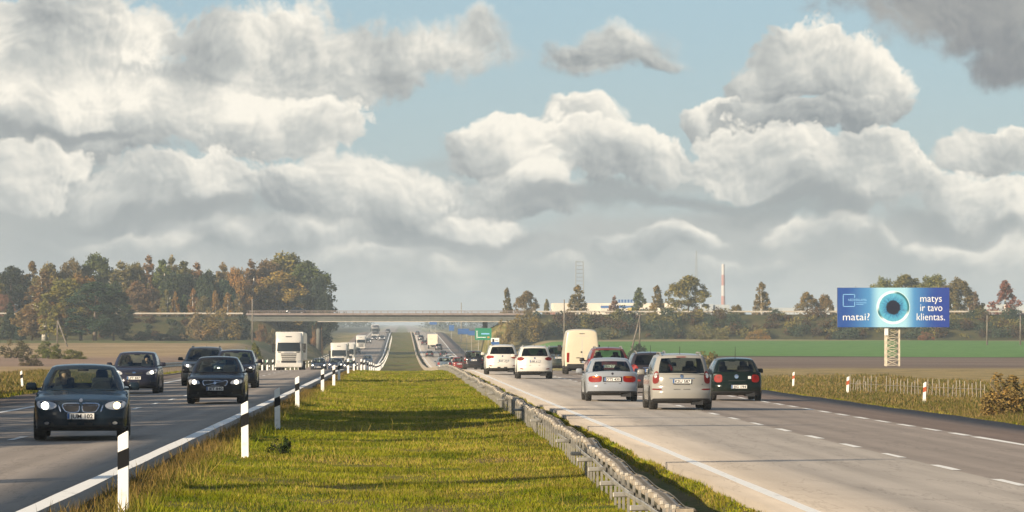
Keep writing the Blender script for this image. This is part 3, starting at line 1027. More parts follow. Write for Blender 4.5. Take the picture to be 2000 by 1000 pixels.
for i, x in enumerate((1383, 1391)):
    X, d = on_ground(x, 738)
    marker(PM_red, X, d, ['left', 'right'][i] + ' of the paired red-banded posts between people carrier and green hatchback', 'paired red-banded posts', sc_=1.1)
for i, (x, y) in enumerate([(44, 757), (193, 745), (130, 742)]):
    X, d = on_ground(x, y)
    marker(PM_black, X, d, ['leaning black-banded post on the left verge at the picture edge', 'black-banded post top behind the dark compact car', 'pale post top over the dark blue saloon roof'][i], 'posts on the left verge', tilt=-.08 if i == 0 else 0)
for i, x in enumerate((490, 500, 512, 522, 533)):
    d = 330.0
    marker(PM_black, (x - VX) * d / F, d, f'{["leftmost", "second from left", "third from left", "fourth from left", "rightmost"][i]} small white post of the short row left of the white lorry', 'posts left of the lorry')
for d in np.arange(470, 900, 22.0):
    marker(PM_red, 16.4, float(d), 'small red-and-white post along the far right verge', 'far posts on the right verge')
    marker(PM_black, -15.6, float(d), 'small white post along the far left shoulder', 'far posts on the left shoulder')


# ------------------------------------------------------------------ guardrails
def w_profile():
    return [(0, 0), (.035, .03), (.05, .07), (.02, .11), (.0, .155), (.02, .20), (.05, .24), (.035, .28), (0, .31)]


def beam(name, parent, xf, zf, ds, mat, face=1, prof=None):
    pr = prof or w_profile()
    P = np.zeros((len(ds), len(pr) * 2, 3))
    for i, d in enumerate(ds):
        for j, (o, h) in enumerate(pr):
            P[i, j] = (xf(d) + face * o, d, zf(d) + h)
            P[i, 2 * len(pr) - 1 - j] = (xf(d) + face * (o - .008), d, zf(d) + h)
    return obj(name, grid_mesh(name, P), mat, parent)


rail_x = hermite([(30, 2.40), (42, 2.60), (60, 2.85), (80, 2.98), (100, 3.08), (400, 3.12), (2000, 3.12)])


def rx_(d):
    return float(rail_x(d)) + .030 * math.sin(d * .19) + .010 * math.sin(d * .61 + 1)


def rz_(d):
    return gz(rx_(d), d) + .022 * math.sin(d * .23) + .006 * math.sin(d * .9)


M_beam = principled('shade_dark_zinc', rough=.6, metal=.2, build=speckle((.085, .08, .07), (.17, .16, .14), 5.0))  # beam zinc darkened so its colour holds the shade between the posts
M_capw = principled('zinc_cap', (.42, .39, .33), .6)
gr = empty('guardrail', (3.1, 40, gz(3.1, 40)), label='long steel guardrail running along the right edge of the median', category='guardrail')
gr_inv = Matrix.Translation(-Vector(gr.location))
pm_ = MB()
pm_.box((0, 0, .12), (.015, .004, .33)).box((-.013, .014, .12), (.003, .014, .33)).box((.013, .014, .12), (.003, .014, .33))
post_me = pm_.mesh('post'); post_me.materials.append(M_galv)
cb = MB(); cb.box((.035, .02, .472), (.020, .026, .020)); cap_me = cb.mesh('post_cap', bevel=.006); cap_me.materials.append(M_capw)
sb = MB(); sb.box((.14, .02, .435), (.085, .035, .022)); sb.box((.15, .40, .425), (.075, .22, .010)); sb.box((.12, .62, .44), (.02, .03, .012)); spa_me = sb.mesh('spacer', bevel=.006); spa_me.materials.append(M_cream)
pl = MB(); pl.box((-.12, -.03, .35), (.125, .022, .030), Matrix.Rotation(.10, 3, 'Z')); pl.box((-.035, 1.9, .35), (.010, 1.9, .028))
pan_me = pl.mesh('rail_panel', bevel=.01); pan_me.materials.append(M_galv)
k = 0
d = 38.0
while d < 345:
    L = Vector((rx_(d), d, rz_(d))) - gr.location
    for nm, me in (('post', post_me), ('post_cap', cap_me), ('spacer', spa_me)):
        o = obj(nm, me, parent=gr, loc=L); o.rotation_euler = (random.uniform(-.012, .012), random.uniform(-.012, .012), random.uniform(-.02, .02))
    if k % 3 == 0 and (d < 62 or k % 12 == 0):
        o = obj('rail_panel', pan_me, parent=gr, loc=L); o.rotation_euler = (0, random.uniform(-.02, .02), random.uniform(-.015, .015))
    k += 1; d += 1.333
ds = np.concatenate([np.arange(38, 345, 1.0), np.arange(345, 1500, 6.0)])
bo = beam('beam', gr, lambda d: rx_(d) + .235, lambda d: rz_(d) + .11, ds, M_beam, prof=[(o_, h_ * 1.14) for o_, h_ in w_profile()]); bo.location = -gr.location
beam('top_rail', gr, lambda d: rx_(d) + .055, lambda d: rz_(d) + .445, np.arange(38, 345, 1.0), M_cream, prof=[(0, -.05), (.004, 0), (.05, .014), (.12, .014), (.17, .0), (.174, -.05)]).location = -gr.location
far_ds = np.arange(345, 1500, 6.0)
bf = beam('far_beam', gr, lambda d: rx_(d), lambda d: rz_(d) + .02, far_ds, M_cream, prof=[(0, 0), (.03, .2), (.03, .35), (0, .48), (.25, .50)]); bf.location = -gr.location

# low dark rail on the left shoulder behind the compact car
lr = empty('shoulder_guardrail', (-14.9, 215, gz(-14.9, 215)), label='low dark guardrail on the left shoulder behind the cars', category='guardrail')
o = beam('beam', lr, lambda d: -14.9, lambda d: gz(-14.9, d) + .42, np.arange(205, 300, 4.0), M_galv, face=1); o.location = -lr.location
pb = MB(); pb.box((-.05, 0, .25), (.04, .05, .5)); pbm = pb.mesh('post'); pbm.materials.append(M_wood)
for d in np.arange(206, 300, 2.0):
    obj('post', pbm, parent=lr, loc=Vector((-14.9, d, gz(-14.9, d))) - lr.location)

# ------------------------------------------------------------------ overpass
D0, D1 = 853.0, 866.0
ov = empty('overpass', (0, D0, 0), label='concrete road bridge crossing the motorway with pinkish parapet', category='bridge')
XL, XR = -33.0, 27.5


def bpart(name, boxes, mat, parent=ov, bevel=0.0):
    mb = MB()
    for c, h in boxes:
        mb.box((c[0], c[1] - D0, c[2]), h)
    return mb.build(name, mat, parent, bevel=bevel)


cx, hx = (XL + XR) / 2, (XR - XL) / 2
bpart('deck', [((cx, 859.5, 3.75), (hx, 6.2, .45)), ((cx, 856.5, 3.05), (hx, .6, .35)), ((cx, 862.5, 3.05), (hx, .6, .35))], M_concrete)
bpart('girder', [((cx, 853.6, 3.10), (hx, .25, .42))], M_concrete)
bpart('lit_girder_flange', [((cx + 6, 853.3, 2.62), (hx - 9, .42, .07))], M_concrete_pale_lit)  # sunlit lower edge of the girder, put in as a paler strip
bpart('parapet', [((cx, 852.9, 4.22), (hx + .3, .18, .22))], M_parapet)
bpart('parapet', [((cx, 866.1, 4.22), (hx + .3, .18, .22))], M_parapet)
for yy in (852.9, 866.1):
    rb = MB()
    for z in (4.70, 4.95):
        rb.box((cx, yy - D0, z), (hx, .03, .03))
    for x in np.arange(XL, XR, 1.5):
        rb.box((x, yy - D0, 4.7), (.03, .03, .28))
    rb.build('railing', M_parapet, ov)
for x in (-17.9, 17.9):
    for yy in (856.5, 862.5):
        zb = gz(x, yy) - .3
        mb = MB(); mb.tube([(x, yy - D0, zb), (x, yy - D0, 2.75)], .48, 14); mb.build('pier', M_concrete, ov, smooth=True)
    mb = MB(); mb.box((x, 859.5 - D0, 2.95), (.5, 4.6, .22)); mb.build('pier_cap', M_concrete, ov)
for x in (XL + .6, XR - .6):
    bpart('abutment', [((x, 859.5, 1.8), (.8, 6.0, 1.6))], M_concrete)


def ramp_rail(x0, x1, label, ztop, mat):
    r = empty('ramp_guardrail', (x0, 855.2, 0), label=label, category='guardrail')
    xs = np.arange(x0, x1, 2.0)
    zz = np.array([gz(x, 856.2) for x in xs]) + .45
    P = np.zeros((len(xs), 4, 3))
    for j, (o, h) in enumerate(((0, 0), (-.05, .09), (-.05, .25), (0, .34))):
        P[:, j] = np.stack([xs - x0, np.full_like(xs, o), zz + h], -1)
    obj('beam', grid_mesh('beam', P), mat, r)
    mb = MB(); mb.box((0, .08, .1), (.06, .05, .6)); me = mb.mesh('post'); me.materials.append(M_wood)
    for x, z in zip(xs[::2], zz[::2]):
        obj('post', me, parent=r, loc=(x - x0, 0, z))


ramp_rail(-92, -33.5, 'pale guardrail along the top of the left overpass ramp', 3.9, M_concrete_pale_lit)
ramp_rail(28, 140, 'thin pale guardrail along the top of the right overpass ramp', 4.3, M_concrete_pale_lit)


# ------------------------------------------------------------------ lettering
def text_mesh(s, size, align='LEFT', squash=1.0, off=0.0):
    cu = bpy.data.curves.new('t', 'FONT'); cu.body = s; cu.size = size; cu.align_x = align; cu.resolution_u = 3; cu.offset = off
    to = bpy.data.objects.new('t', cu); COL.objects.link(to)
    dg = bpy.context.evaluated_depsgraph_get()
    me = bpy.data.meshes.new_from_object(to.evaluated_get(dg))
    bpy.data.objects.remove(to); bpy.data.curves.remove(cu)
    me.name = 'lettering'
    for v in me.vertices:
        v.co.x *= squash
        v.co.y, v.co.z = 0.0, v.co.y
    me.update()
    return me


# ------------------------------------------------------------------ billboard
bd = 427.0
bc = px(1744.5, 600.5, bd)
bw, bh = 219 * bd / F / 2, 77.5 * bd / F / 2
bb_root = empty('billboard', (bc.x, bd, gz(bc.x, bd)), label='large blue eye advertising billboard on a lattice mast in the field', category='billboard')
bz = bc.z - bb_root.location.z


def b_board():
    p = ocoord(); x, y, z = N.sep(p)
    t = N.m('ABSOLUTE', x + .15) / bw
    n = N.noise(p, .35, 2, .5)
    c = N.mix(N.ss(t + (n - .5) * .1, .22, .85), (.06, .25, .50), (.006, .055, .26))
    c = N.mix(N.ss(t, .42, .20), c, (.30, .56, .70))
    c = N.mix(N.ss(x, bw * .30, bw * 1.0) * .8, c, (.008, .028, .24))
    return c


def b_eye():
    p = ocoord(); x, y, z = N.sep(p)
    r = N.m('SQRT', x * x + z * z); ang = N.m('ARCTAN2', z, x)
    st = N.noise(N.comb(N.m('COSINE', ang) * 9.0, N.m('SINE', ang) * 9.0, r * 1.3), 1.0, 4, .65)
    st2 = N.noise(N.comb(N.m('COSINE', ang) * 22.0, N.m('SINE', ang) * 22.0, r * 2.0), 1.0, 3, .65)
    rr = r + (st - .5) * .40
    c = N.mix(N.ss(st2 * .6 + st * .4, .38, .62), (.003, .05, .19), (.06, .36, .58))
    c = N.mix(N.ss(rr, .80, 1.4) * .6, c, (.10, .42, .58))
    c = N.mix(N.ss(rr, .84, .70), c, (.001, .002, .016))
    rim = N.ss(r + (st - .5) * .10, 1.46, 1.56)
    low = N.ss(z - x * .2, -.5, -1.2)
    c = N.mix(rim, c, N.mix(N.m('MAXIMUM', low, N.ss(z - x, 1.0, 1.8)), (.015, .13, .16), (.62, .80, .84)))
    c = N.mix(N.ss(r, 1.70, 1.76), c, (.60, .80, .85))
    return c


M_board = principled('billboard_print', rough=.45, build=b_board)
M_eye = principled('eye_print', rough=.35, build=b_eye)
M_print_paleblue = principled('logo_print', (.20, .45, .75), .5)  # plain blue print for the logo and the sign strip
mb = MB(); mb.box((0, 0, bz), (bw, .16, bh)); mb.build('panel', M_concrete, bb_root, bevel=.02)
mb = MB(); mb.box((0, -.175, 0), (bw - .01, .012, bh - .01)); face = mb.build('printed_face', M_board, bb_root); face.location = (0, 0, bz)
mb = MB(); mb.tube([(0, 0, 0), (0, -.008, 0)], 1.79, 64); eye = mb.build('eye_picture', M_eye, face); eye.location = (-.02, -.19, .0)


def btext(s, xpx, ypx, hpx, wpx, mat=None):
    """text with its left edge at photo x, baseline y, x-extent wpx"""
    me = text_mesh(s, hpx * bd / F, off=-.005 if hpx > 10 else .0)
    xs = [v.co.x for v in me.vertices]; w = max(xs) - min(xs)
    k = wpx * bd / F / w
    for v in me.vertices:
        v.co.x = (v.co.x - min(xs)) * k
    me.update()
    o = obj('lettering', me, mat or M_signwhite, face)
    p = px(xpx, ypx, bd)
    o.location = (p.x - bc.x, -.192, p.z - bc.z)


btext('matai?', 1646, 625.5, 20, 52)
btext('matys', 1797, 589.5, 20, 42)
btext('ir tavo', 1797, 607.5, 20, 43)
btext('klientas.', 1790, 625.5, 20, 55)
btext('NEOREKLAMA', 1656.5, 588, 6.5, 36, M_print_paleblue)
mb = MB()
q = [(px(1646.5, 575, bd), px(1669, 575, bd)), (px(1646.5, 598.5, bd), px(1669, 598.5, bd)), (px(1646.5, 575, bd), px(1646.5, 598.5, bd)), (px(1669, 575, bd), px(1669, 581, bd)), (px(1669, 590, bd), px(1669, 598.5, bd))]
for a, b in q:
    c = (a + b) / 2 - bc
    mb.box((c.x, -.190, c.z), (abs(a.x - b.x) / 2 + .035, .003, abs(a.z - b.z) / 2 + .035))
for i, (a, b) in enumerate(((1672, 1692), (1672, 1686))):
    c = (px(a, 591.5 + 3 * i, bd) + px(b, 591.5 + 3 * i, bd)) / 2 - bc
    mb.box((c.x, -.190, c.z), ((b - a) * bd / F / 2, .003, .025))
mb.build('logo_frame', M_print_paleblue, face)
M_mast = principled('cream_mast_paint', rough=.6, build=speckle((.44, .38, .28), (.62, .56, .44), 3.0))
tw, ty = 25 * bd / F / 2, .55
zt = bz - bh
for sx in (-1, 1):
    for y in (0.35, 0.35 + 2 * ty):
        mb = MB(); mb.box((sx * tw, y, zt / 2 - .1), (.085, .085, zt / 2 + .1 + (.6 if y < .5 else .6))); mb.build('mast_leg', M_mast, bb_root)
nlv = 7
for i in range(nlv):
    z0, z1 = zt * i / nlv, zt * (i + 1) / nlv
    for y in (0.35, 0.35 + 2 * ty):
        mb = MB(); mb.tube([(-tw, y - .06, z0 + .1), (tw, y - .06, z0 + .1)], .03, 5); mb.build('cross_bar', M_mast, bb_root)
        mb = MB(); s = 1 if i % 2 else -1
        mb.tube([(-tw * s, y - .06, z0 + .1), (tw * s, y - .06, z1 + .1)], .024, 5); mb.tube([(tw * s, y - .10, z0 + .1), (-tw * s, y - .10, z1 + .1)], .02, 5)
        mb.build('diagonal_brace', M_mast, bb_root)
mb = MB(); mb.box((-tw - .02, .18, zt - .45), (.20, .12, .42)); mb.build('control_box', M_signwhite, bb_root, bevel=.02)
mb = MB(); mb.box((0, .5, zt + 1.2), (.25, .3, 1.4)); mb.build('mast_head', M_galv, bb_root)
for x in (-4.0, .8, 1.2, 4.6, 5.2):
    mb = MB(); mb.tube([(x, 0, bz + bh - .02), (x, -.05, bz + bh + .16)], .03, 5); mb.build('panel_hook', M_galv, bb_root)


# ------------------------------------------------------------------ road signs
def sign(name, x, y0, y1, w, d, mat, label, legs=2, extra=None, cat='road sign'):
    c = px(x, (y0 + y1) / 2, d); hw = w * d / F / 2; hh = (y1 - y0) * d / F / 2
    r = empty(name, (c.x, d, gz(c.x, d)), label=label, category=cat)
    z = c.z - r.location.z
    mb = MB(); mb.box((0, 0, z), (hw, .03, hh)); mb.build('panel', mat, r, bevel=.01)
    for s in ((-.6, .6) if legs == 2 else (0,)):
        mb = MB(); mb.tube([(s * hw, .09, -.3), (s * hw, .09, z + hh * .8)], .05, 8); mb.build('leg', M_galv, r)
    if extra:
        extra(r, z, hw, hh)
    return r


def green_marks(r, z, hw, hh):
    mb = MB()
    mb.box((-hw * .78, -.034, z - hh * .1), (.07, .003, hh * .6)); mb.box((-hw * .25, -.034, z - hh * .55), (hw * .55, .003, .06))
    mb.box((-hw * .78, -.034, z + hh * .5), (.16, .003, .05)); mb.build('route_arrow', M_signwhite, r)
    mb = MB(); mb.box((hw * .25, -.034, z + hh * .05), (hw * .50, .003, .13)); mb.build('name_strip', M_print_paleblue, r)
    mb = MB(); mb.box((hw * .62, -.034, z - hh * .55), (.22, .003, .16)); mb.build('route_shield', principled('sign_orange', (.5, .25, .04), .5), r)


def info_marks(r, z, hw, hh):
    mb = MB(); mb.box((0, -.034, z - hh * .55), (hw, .003, hh * .45)); mb.build('blue_field', M_blue, r)
    mb = MB(); mb.box((-hw * .45, -.034, z + hh * .3), (hw * .25, .003, hh * .4)); mb.box((hw * .35, -.034, z + hh * .25), (hw * .4, .003, .04)); mb.build('pictogram', M_black, r)


sign('direction_sign', 944, 641, 664, 32, 760, M_greensign, 'green direction sign beside the far right carriageway', extra=green_marks)
sign('information_sign', 967, 660, 674, 16, 640, M_signwhite, 'small white and blue information sign right of the green sign', extra=info_marks)
sign('lane_sign', 905, 642, 653, 22, 960, M_blue, 'blue road sign left of the green direction sign', legs=2)
sign('lane_sign', 921, 646, 655, 13, 940, M_blue, 'small blue sign tucked against the green direction sign', legs=1)
sign('gantry_sign', 846, 625, 634, 14, 1300, M_blue, 'blue overhead sign above the far white van', legs=2)
sign('lane_sign', 882, 635, 646, 10, 1250, M_blue, 'distant blue sign right of the far white van', legs=1)
# triangle sign seen from behind, and a small green plate
td = 335.0
c = px(499, 702, td)
r = empty('warning_sign', (c.x, td, gz(c.x, td)), label='triangular warning sign seen from behind left of the white lorry', category='road sign')
z = c.z - r.location.z
mb = MB(); mb.prism([(-.45, -.5), (.45, -.5), (.05, .42), (-.05, .42)], .02, Matrix.Translation((0, 0, z)) @ Matrix.Rotation(R(90), 4, 'X')); mb.build('panel', M_galv, r, bevel=.005)
mb = MB(); mb.tube([(0, -.07, -.3), (0, -.07, z + .6)], .055, 8); mb.build('leg', M_black, r)
sign('marker_plate', 521, 703, 708, 5, 335, M_greensign, 'small green marker plate on a thin leg left of the lorry', legs=1)


# ------------------------------------------------------------------ poles, fence
def pole(name, pts, rad, label, cat='utility pole', mat=None, arms=()):
    b = Vector(pts[0][0])
    r = empty(name, b, label=label, category=cat)
    for seg in pts:
        mb = MB(); mb.tube([Vector(p) - b for p in seg], [rad, rad * .7], 8); mb.build('shaft', mat or M_wood, r, smooth=True)
    for a, c_ in arms:
        mb = MB(); mb.tube([Vector(a) - b, Vector(c_) - b], .06, 6); mb.build('crossarm', mat or M_wood, r)


def foot(x, y, d):
    X = (x - VX) * d / F
    return Vector((X, d, gz(X, d) - .3))


pole('utility_pole', [[foot(493, 0, 800), px(493, 584, 800)]], .17, 'dark wooden pole standing at the left end of the bridge')
pole('utility_pole', [[foot(1102, 0, 740), px(1102, 585, 740)]], .15, 'tall thin dark pole left of the white van')
pole('braced_pole', [[foot(1248, 0, 560), px(1251, 612, 560)], [foot(1230, 0, 558), px(1251, 614, 560)]], .13, 'wooden pole with slanting brace in the green field', arms=[(px(1243, 617, 560), px(1260, 614, 560))])
pole('braced_pole', [[foot(112, 0, 690), px(112, 625, 690)], [foot(133, 0, 688), px(113, 627, 690)]], .13, 'wooden pole with slanting brace before the left tree clump')
pole('fence_pole', [[foot(1928, 0, 720), px(1928, 616, 720)]], .16, 'pale wooden pole on the ramp right of the billboard')
pole('fence_pole', [[foot(1993, 0, 720), px(1993, 616, 720)]], .16, 'pale wooden pole on the ramp at the right edge')
pole('lamp_column', [[foot(901, 0, 1200), px(901, 591, 1200)]], .2, 'thin pale column rising above the bridge right of the median', mat=M_galv)

fx = list(range(1661, 1702, 5)) + [1711] + list(range(1731, 1800, 7)) + list(range(1812, 1925, 8))
f0 = on_ground(1661, 768)
fr = empty('picket_fence', (f0[0], f0[1], gz(*f0)), label='row of thin grey wooden sticks fencing the field on the right', category='fence')
stick = MB(); stick.tube([(0, 0, -.2), (0, 0, .86)], [.028, .020], 6); stm = stick.mesh('picket', smooth=True); stm.materials.append(principled('weathered_stick', rough=.9, build=speckle((.17, .15, .12), (.36, .32, .26), 3.0)))
pw = []
for i, x in enumerate(fx):
    X, d = on_ground(x, 767 + (x - 1661) * .055)
    L = Vector((X, d, gz(X, d)))
    o = obj('picket', stm, parent=fr, loc=L - fr.location); o.scale = (1, 1, random.uniform(.75, 1.15))
    o.rotation_euler = (random.uniform(-.06, .06), random.uniform(-.07, .07), 0)
    pw.append(L - fr.location + Vector((0, 0, .5)))
mb = MB(); mb.tube(pw, .008, 4, cap=False); mb.build('wire', M_galv, fr)

# ------------------------------------------------------------------ far industry on the horizon
fd = 1750.0


def fbox(x0, x1, y0, y1, dd=12.0, off=0.0):
    a, b = px(x0, y0, fd), px(x1, y1, fd)
    return ((a.x + b.x) / 2, off + dd / 2, (a.z + b.z) / 2), (abs(b.x - a.x) / 2, dd / 2, abs(a.z - b.z) / 2)


fa = empty('factory', ((1200 - VX) * fd / F, fd, 0), label='long pale factory building behind the right overpass ramp', category='building')


def fpart(name, spec, mat):
    c, h = spec
    mb = MB(); mb.box((c[0] - fa.location.x, c[1], c[2]), h); return mb.build(name, mat, fa)


fpart('hall', fbox(1081, 1330, 592, 640, 30), M_factory)
fpart('brick_wing', fbox(1066, 1084, 607, 640, 20, -3), M_roofbrick)
fpart('blue_fascia', fbox(1173, 1245, 597, 602, 1, -1.2), M_blue)
fpart('lower_hall', fbox(1172, 1262, 602, 640, 6, -6), M_factory)
fpart('yellow_canopy', fbox(1224, 1248, 601, 607, 1, -8), principled('yellow_panel', (.6, .42, .06), .6))
fpart('annex', fbox(1296, 1318, 599, 640, 10, -4), M_factory)
for x in range(1208, 1240, 6):
    fpart('roof_letter_board', fbox(x, x + 4, 585, 591, .6, 2), M_blue)
wh = empty('warehouse', ((1398 - VX) * fd / F, fd, 0), label='grey flat-roofed warehouse at the foot of the chimney', category='building')
for i, (a, b, y) in enumerate(((1372, 1393, 594), (1397, 1425, 595))):
    c, h = fbox(a, b, y, 640, 14); mb = MB(); mb.box((c[0] - wh.location.x, c[1], c[2]), h); mb.build('block', M_factory_grey, wh)
for i, (a, b, y) in enumerate(((1490, 1640, 601), (1850, 2040, 594))):
    c, h = fbox(a, b, y, 640, 14); mb = MB(); mb.box((0, 0, 0), h)
    mb.build('long_shed', M_factory_grey, loc=(c[0], fd + c[1], c[2]), label=['long blue-grey shed roof left of the billboard', 'long blue-grey shed at the right edge behind the pink tree'][i], category='building')
# white house left of the billboard
c = px(1612, 608, 900)
hs = empty('white_house', (c.x, 905, c.z - 3), label='tiny white house glimpsed left of the billboard', category='house')
mb = MB(); mb.box((0, 0, 3.0), (.9, 1.0, .55)); mb.build('wall', M_signwhite, hs)
mb = MB(); mb.prism([(-1.0, 0), (1.0, 0), (0, .5)], 2.1, Matrix.Translation((0, 1.05, 3.55)) @ Matrix.Rotation(R(90), 4, 'X')); mb.build('roof', M_factory_grey, hs)

cd = 3000.0
ct = px(1412.5, 516, cd)
ch = empty('chimney', (ct.x, cd, -1), label='tall red and white striped factory chimney on the horizon', category='chimney')
M_chr = principled('chimney_red', (.36, .16, .12), .8); M_chw = principled('chimney_white', (.50, .46, .42), .8)
H = ct.z + 1
for i in range(6):
    z0, z1 = H * i / 6, H * (i + 1) / 6
    r0, r1 = 1.75 - .6 * i / 6, 1.75 - .6 * (i + 1) / 6
    mb = MB(); mb.tube([(0, 0, z0), (0, 0, z1)], [r0, r1], 20); mb.build('shaft_band', M_chr if i % 2 == 0 else M_chw, ch, smooth=False)


def mast(name, x, ytop, w0, w1, d, mat, label, n=11):
    t = px(x, ytop, d)
    r = empty(name, (t.x, d, -1), label=label, category='mast')
    H = t.z + 1
    a, b = w0 * d / F / 2, w1 * d / F / 2
    for sx, sy in ((-1, -1), (1, -1), (1, 1), (-1, 1)):
        mb = MB(); mb.tube([(sx * a, sy * a, 0), (sx * b, sy * b, H)], .2, 5); mb.build('leg', mat, r)
    for i in range(n):
        z = H * (.25 + .74 * i / (n - 1)); w = a + (b - a) * z / H
        mb = MB()
        for sx, sy in ((1, 0), (-1, 0), (0, 1), (0, -1)):
            p, q_ = (Vector((sx * w, -w, z)), Vector((sx * w, w, z))) if sx else (Vector((-w, sy * w, z)), Vector((w, sy * w, z)))
            mb.tube([p, q_], .17, 4)
        mb.build('ring_brace', mat, r)


mast('lattice_mast', 1132, 510, 18, 14, 2800, M_galv, 'pale ladder-like lattice mast rising behind the trees right of the bridge', 14)
mast('lattice_mast', 1360, 490, 8, 1, 3200, M_galv, 'faint tapering lattice tower left of the chimney', 8)

# ------------------------------------------------------------------ vehicle materials
def b_carpaint():
    c = ocolor()
    n = N.noise(ocoord(), 3.0, 4, .6)
    z = N.sep(ocoord())[2]
    dust = N.ss(n, .35, .75) * N.ss(z, .60, .2) * .16
    return N.mix(dust, c, (.20, .17, .14))


M_car = principled('car_paint', rough=.16, metal=.06, build=b_carpaint, spec=.14, coat=.06)
M_solid = principled('solid_paint', rough=.35, build=lambda: N.mix(N.ss(N.noise(ocoord(), 2.0, 4, .6), .4, .8) * .18, ocolor(), (.35, .30, .24)), coat=.4)
M_trim = principled('black_trim', (.012, .012, .013), .55)
M_cabin = principled('cabin_fabric', (.018, .018, .02), .85)
M_tyre = principled('tyre_rubber', rough=.85, build=speckle((.010, .010, .010), (.030, .028, .026), 6.0))
M_rim = principled('alloy', (.42, .42, .43), .35, metal=.8)
M_chrome = principled('chrome', (.72, .72, .72), .18, metal=1.0)
M_lens = principled('lamp_lens', (.45, .46, .47), .12, metal=.3, coat=.8)
M_bulb = principled('lit_headlamp', (1, 1, 1), .3, emit=(1.0, .90, .70), estr=4.5)
M_bulb_amber = principled('lit_amber_headlamp', (1, .8, .5), .3, emit=(1.0, .72, .38), estr=3.2)
M_red = principled('tail_lamp_red', (.13, .004, .003), .5, spec=.15)
M_redlit = principled('tail_lamp_lit', (.15, .004, .003), .5, spec=.15, emit=(1.0, .03, .012), estr=.05)
M_amber = principled('amber_lens', (.36, .10, .01), .5, spec=.15)
M_plate = principled('plate_white', (.70, .69, .66), .45)
M_ink = principled('plate_ink', (.015, .015, .02), .5)
M_oglass = principled('dark_glass', (.010, .014, .017), .06, spec=.6)
M_skin = principled('skin', (.50, .30, .21), .6)
M_hair = principled('hair', (.035, .022, .015), .7)
M_cloth = principled('dark_cloth', (.03, .035, .05), .85)


def glass_mat(name, tint):
    m = bpy.data.materials.new(name); m.use_nodes = True
    t = m.node_tree; t.nodes.clear()
    out = t.nodes.new('ShaderNodeOutputMaterial'); mx = t.nodes.new('ShaderNodeMixShader')
    tr = t.nodes.new('ShaderNodeBsdfTransparent'); gl = t.nodes.new('ShaderNodeBsdfGlossy'); fr = t.nodes.new('ShaderNodeLayerWeight'); N.tree = t
    tr.inputs[0].default_value = (*tint, 1); gl.inputs['Roughness'].default_value = .03; gl.inputs[0].default_value = (.9, .95, 1, 1)
    fr.inputs[0].default_value = .5
    fz = N.m('POWER', N(fr.outputs['Facing']), 4.5) * .9 + .035
    t.links.new(fz.s, mx.inputs[0]); t.links.new(tr.outputs[0], mx.inputs[1]); t.links.new(gl.outputs[0], mx.inputs[2])
    t.links.new(mx.outputs[0], out.inputs[0])
    return m


M_glass = glass_mat('car_glass', (.62, .70, .66))
M_priv = glass_mat('privacy_glass', (.10, .12, .12))


def lerp(a, b, t):
    return a + (b - a) * t


def interp(pts):
    xs = [p[0] for p in pts]; ys_ = [p[1] for p in pts]
    if xs[0] > xs[-1]:
        xs, ys_ = xs[::-1], ys_[::-1]
    return lambda x: float(np.interp(x, xs, ys_))


def cube_map(fn, na, nb, nc, matfn=None, sub=1, bpow=1.35):
    """surface grid of a unit cube pushed through fn(a,b,c) -> point; welded and smoothed"""
    A = np.linspace(-1, 1, na + 1); C = np.linspace(-1, 1, nc + 1)
    t = np.linspace(-1, 1, nb + 1); B = np.sign(t) * (1 - (1 - np.abs(t)) ** bpow)
    bm = bmesh.new(); vd = {}

    def vert(i, j, k):
        key = (i, j, k)
        if key not in vd:
            vd[key] = bm.verts.new(fn(A[i], B[j], C[k]))
        return vd[key]

    def quad(*ks):
        f = bm.faces.new([vert(*k) for k in ks]); f.smooth = True
        if matfn:
            i, j, k = [sum(q[n] for q in ks) / 4 for n in range(3)]
            f.material_index = matfn(np.interp(i, range(na + 1), A), np.interp(j, range(nb + 1), B), np.interp(k, range(nc + 1), C))
    for i in range(na):
        for j in range(nb):
            quad((i, j, 0), (i, j + 1, 0), (i + 1, j + 1, 0), (i + 1, j, 0))
            quad((i, j, nc), (i + 1, j, nc), (i + 1, j + 1, nc), (i, j + 1, nc))
        for k in range(nc):
            quad((i, 0, k), (i + 1, 0, k), (i + 1, 0, k + 1), (i, 0, k + 1))
            quad((i, nb, k), (i, nb, k + 1), (i + 1, nb, k + 1), (i + 1, nb, k))
    for j in range(nb):
        for k in range(nc):
            quad((0, j, k), (0, j, k + 1), (0, j + 1, k + 1), (0, j + 1, k))
            quad((na, j, k), (na, j + 1, k), (na, j + 1, k + 1), (na, j, k + 1))
    me = bpy.data.meshes.new('body'); bm.to_mesh(me); bm.free()
    if sub:
        o = bpy.data.objects.new('tmp', me); COL.objects.link(o)
        md = o.modifiers.new('s', 'SUBSURF'); md.levels = sub; md.render_levels = sub
        dg = bpy.context.evaluated_depsgraph_get()
        m2 = bpy.data.meshes.new_from_object(o.evaluated_get(dg))
        bpy.data.objects.remove(o); bpy.data.meshes.remove(me); me = m2
    return me


def chaikin(p, n=1):
    for _ in range(n):
        q = []
        for i in range(len(p)):
            a, b = p[i], p[(i + 1) % len(p)]
            t = min(.25, .045 / max(math.hypot(a[0] - b[0], a[1] - b[1]), 1e-6))
            q += [(lerp(a[0], b[0], t), lerp(a[1], b[1], t)), (lerp(a[0], b[0], 1 - t), lerp(a[1], b[1], 1 - t))]
        p = q
    return p


def circle(x, z, r, n=14, rz=None):
    return [(x + r * math.cos(2 * math.pi * i / n), z + (rz or r) * math.sin(2 * math.pi * i / n)) for i in range(n)]


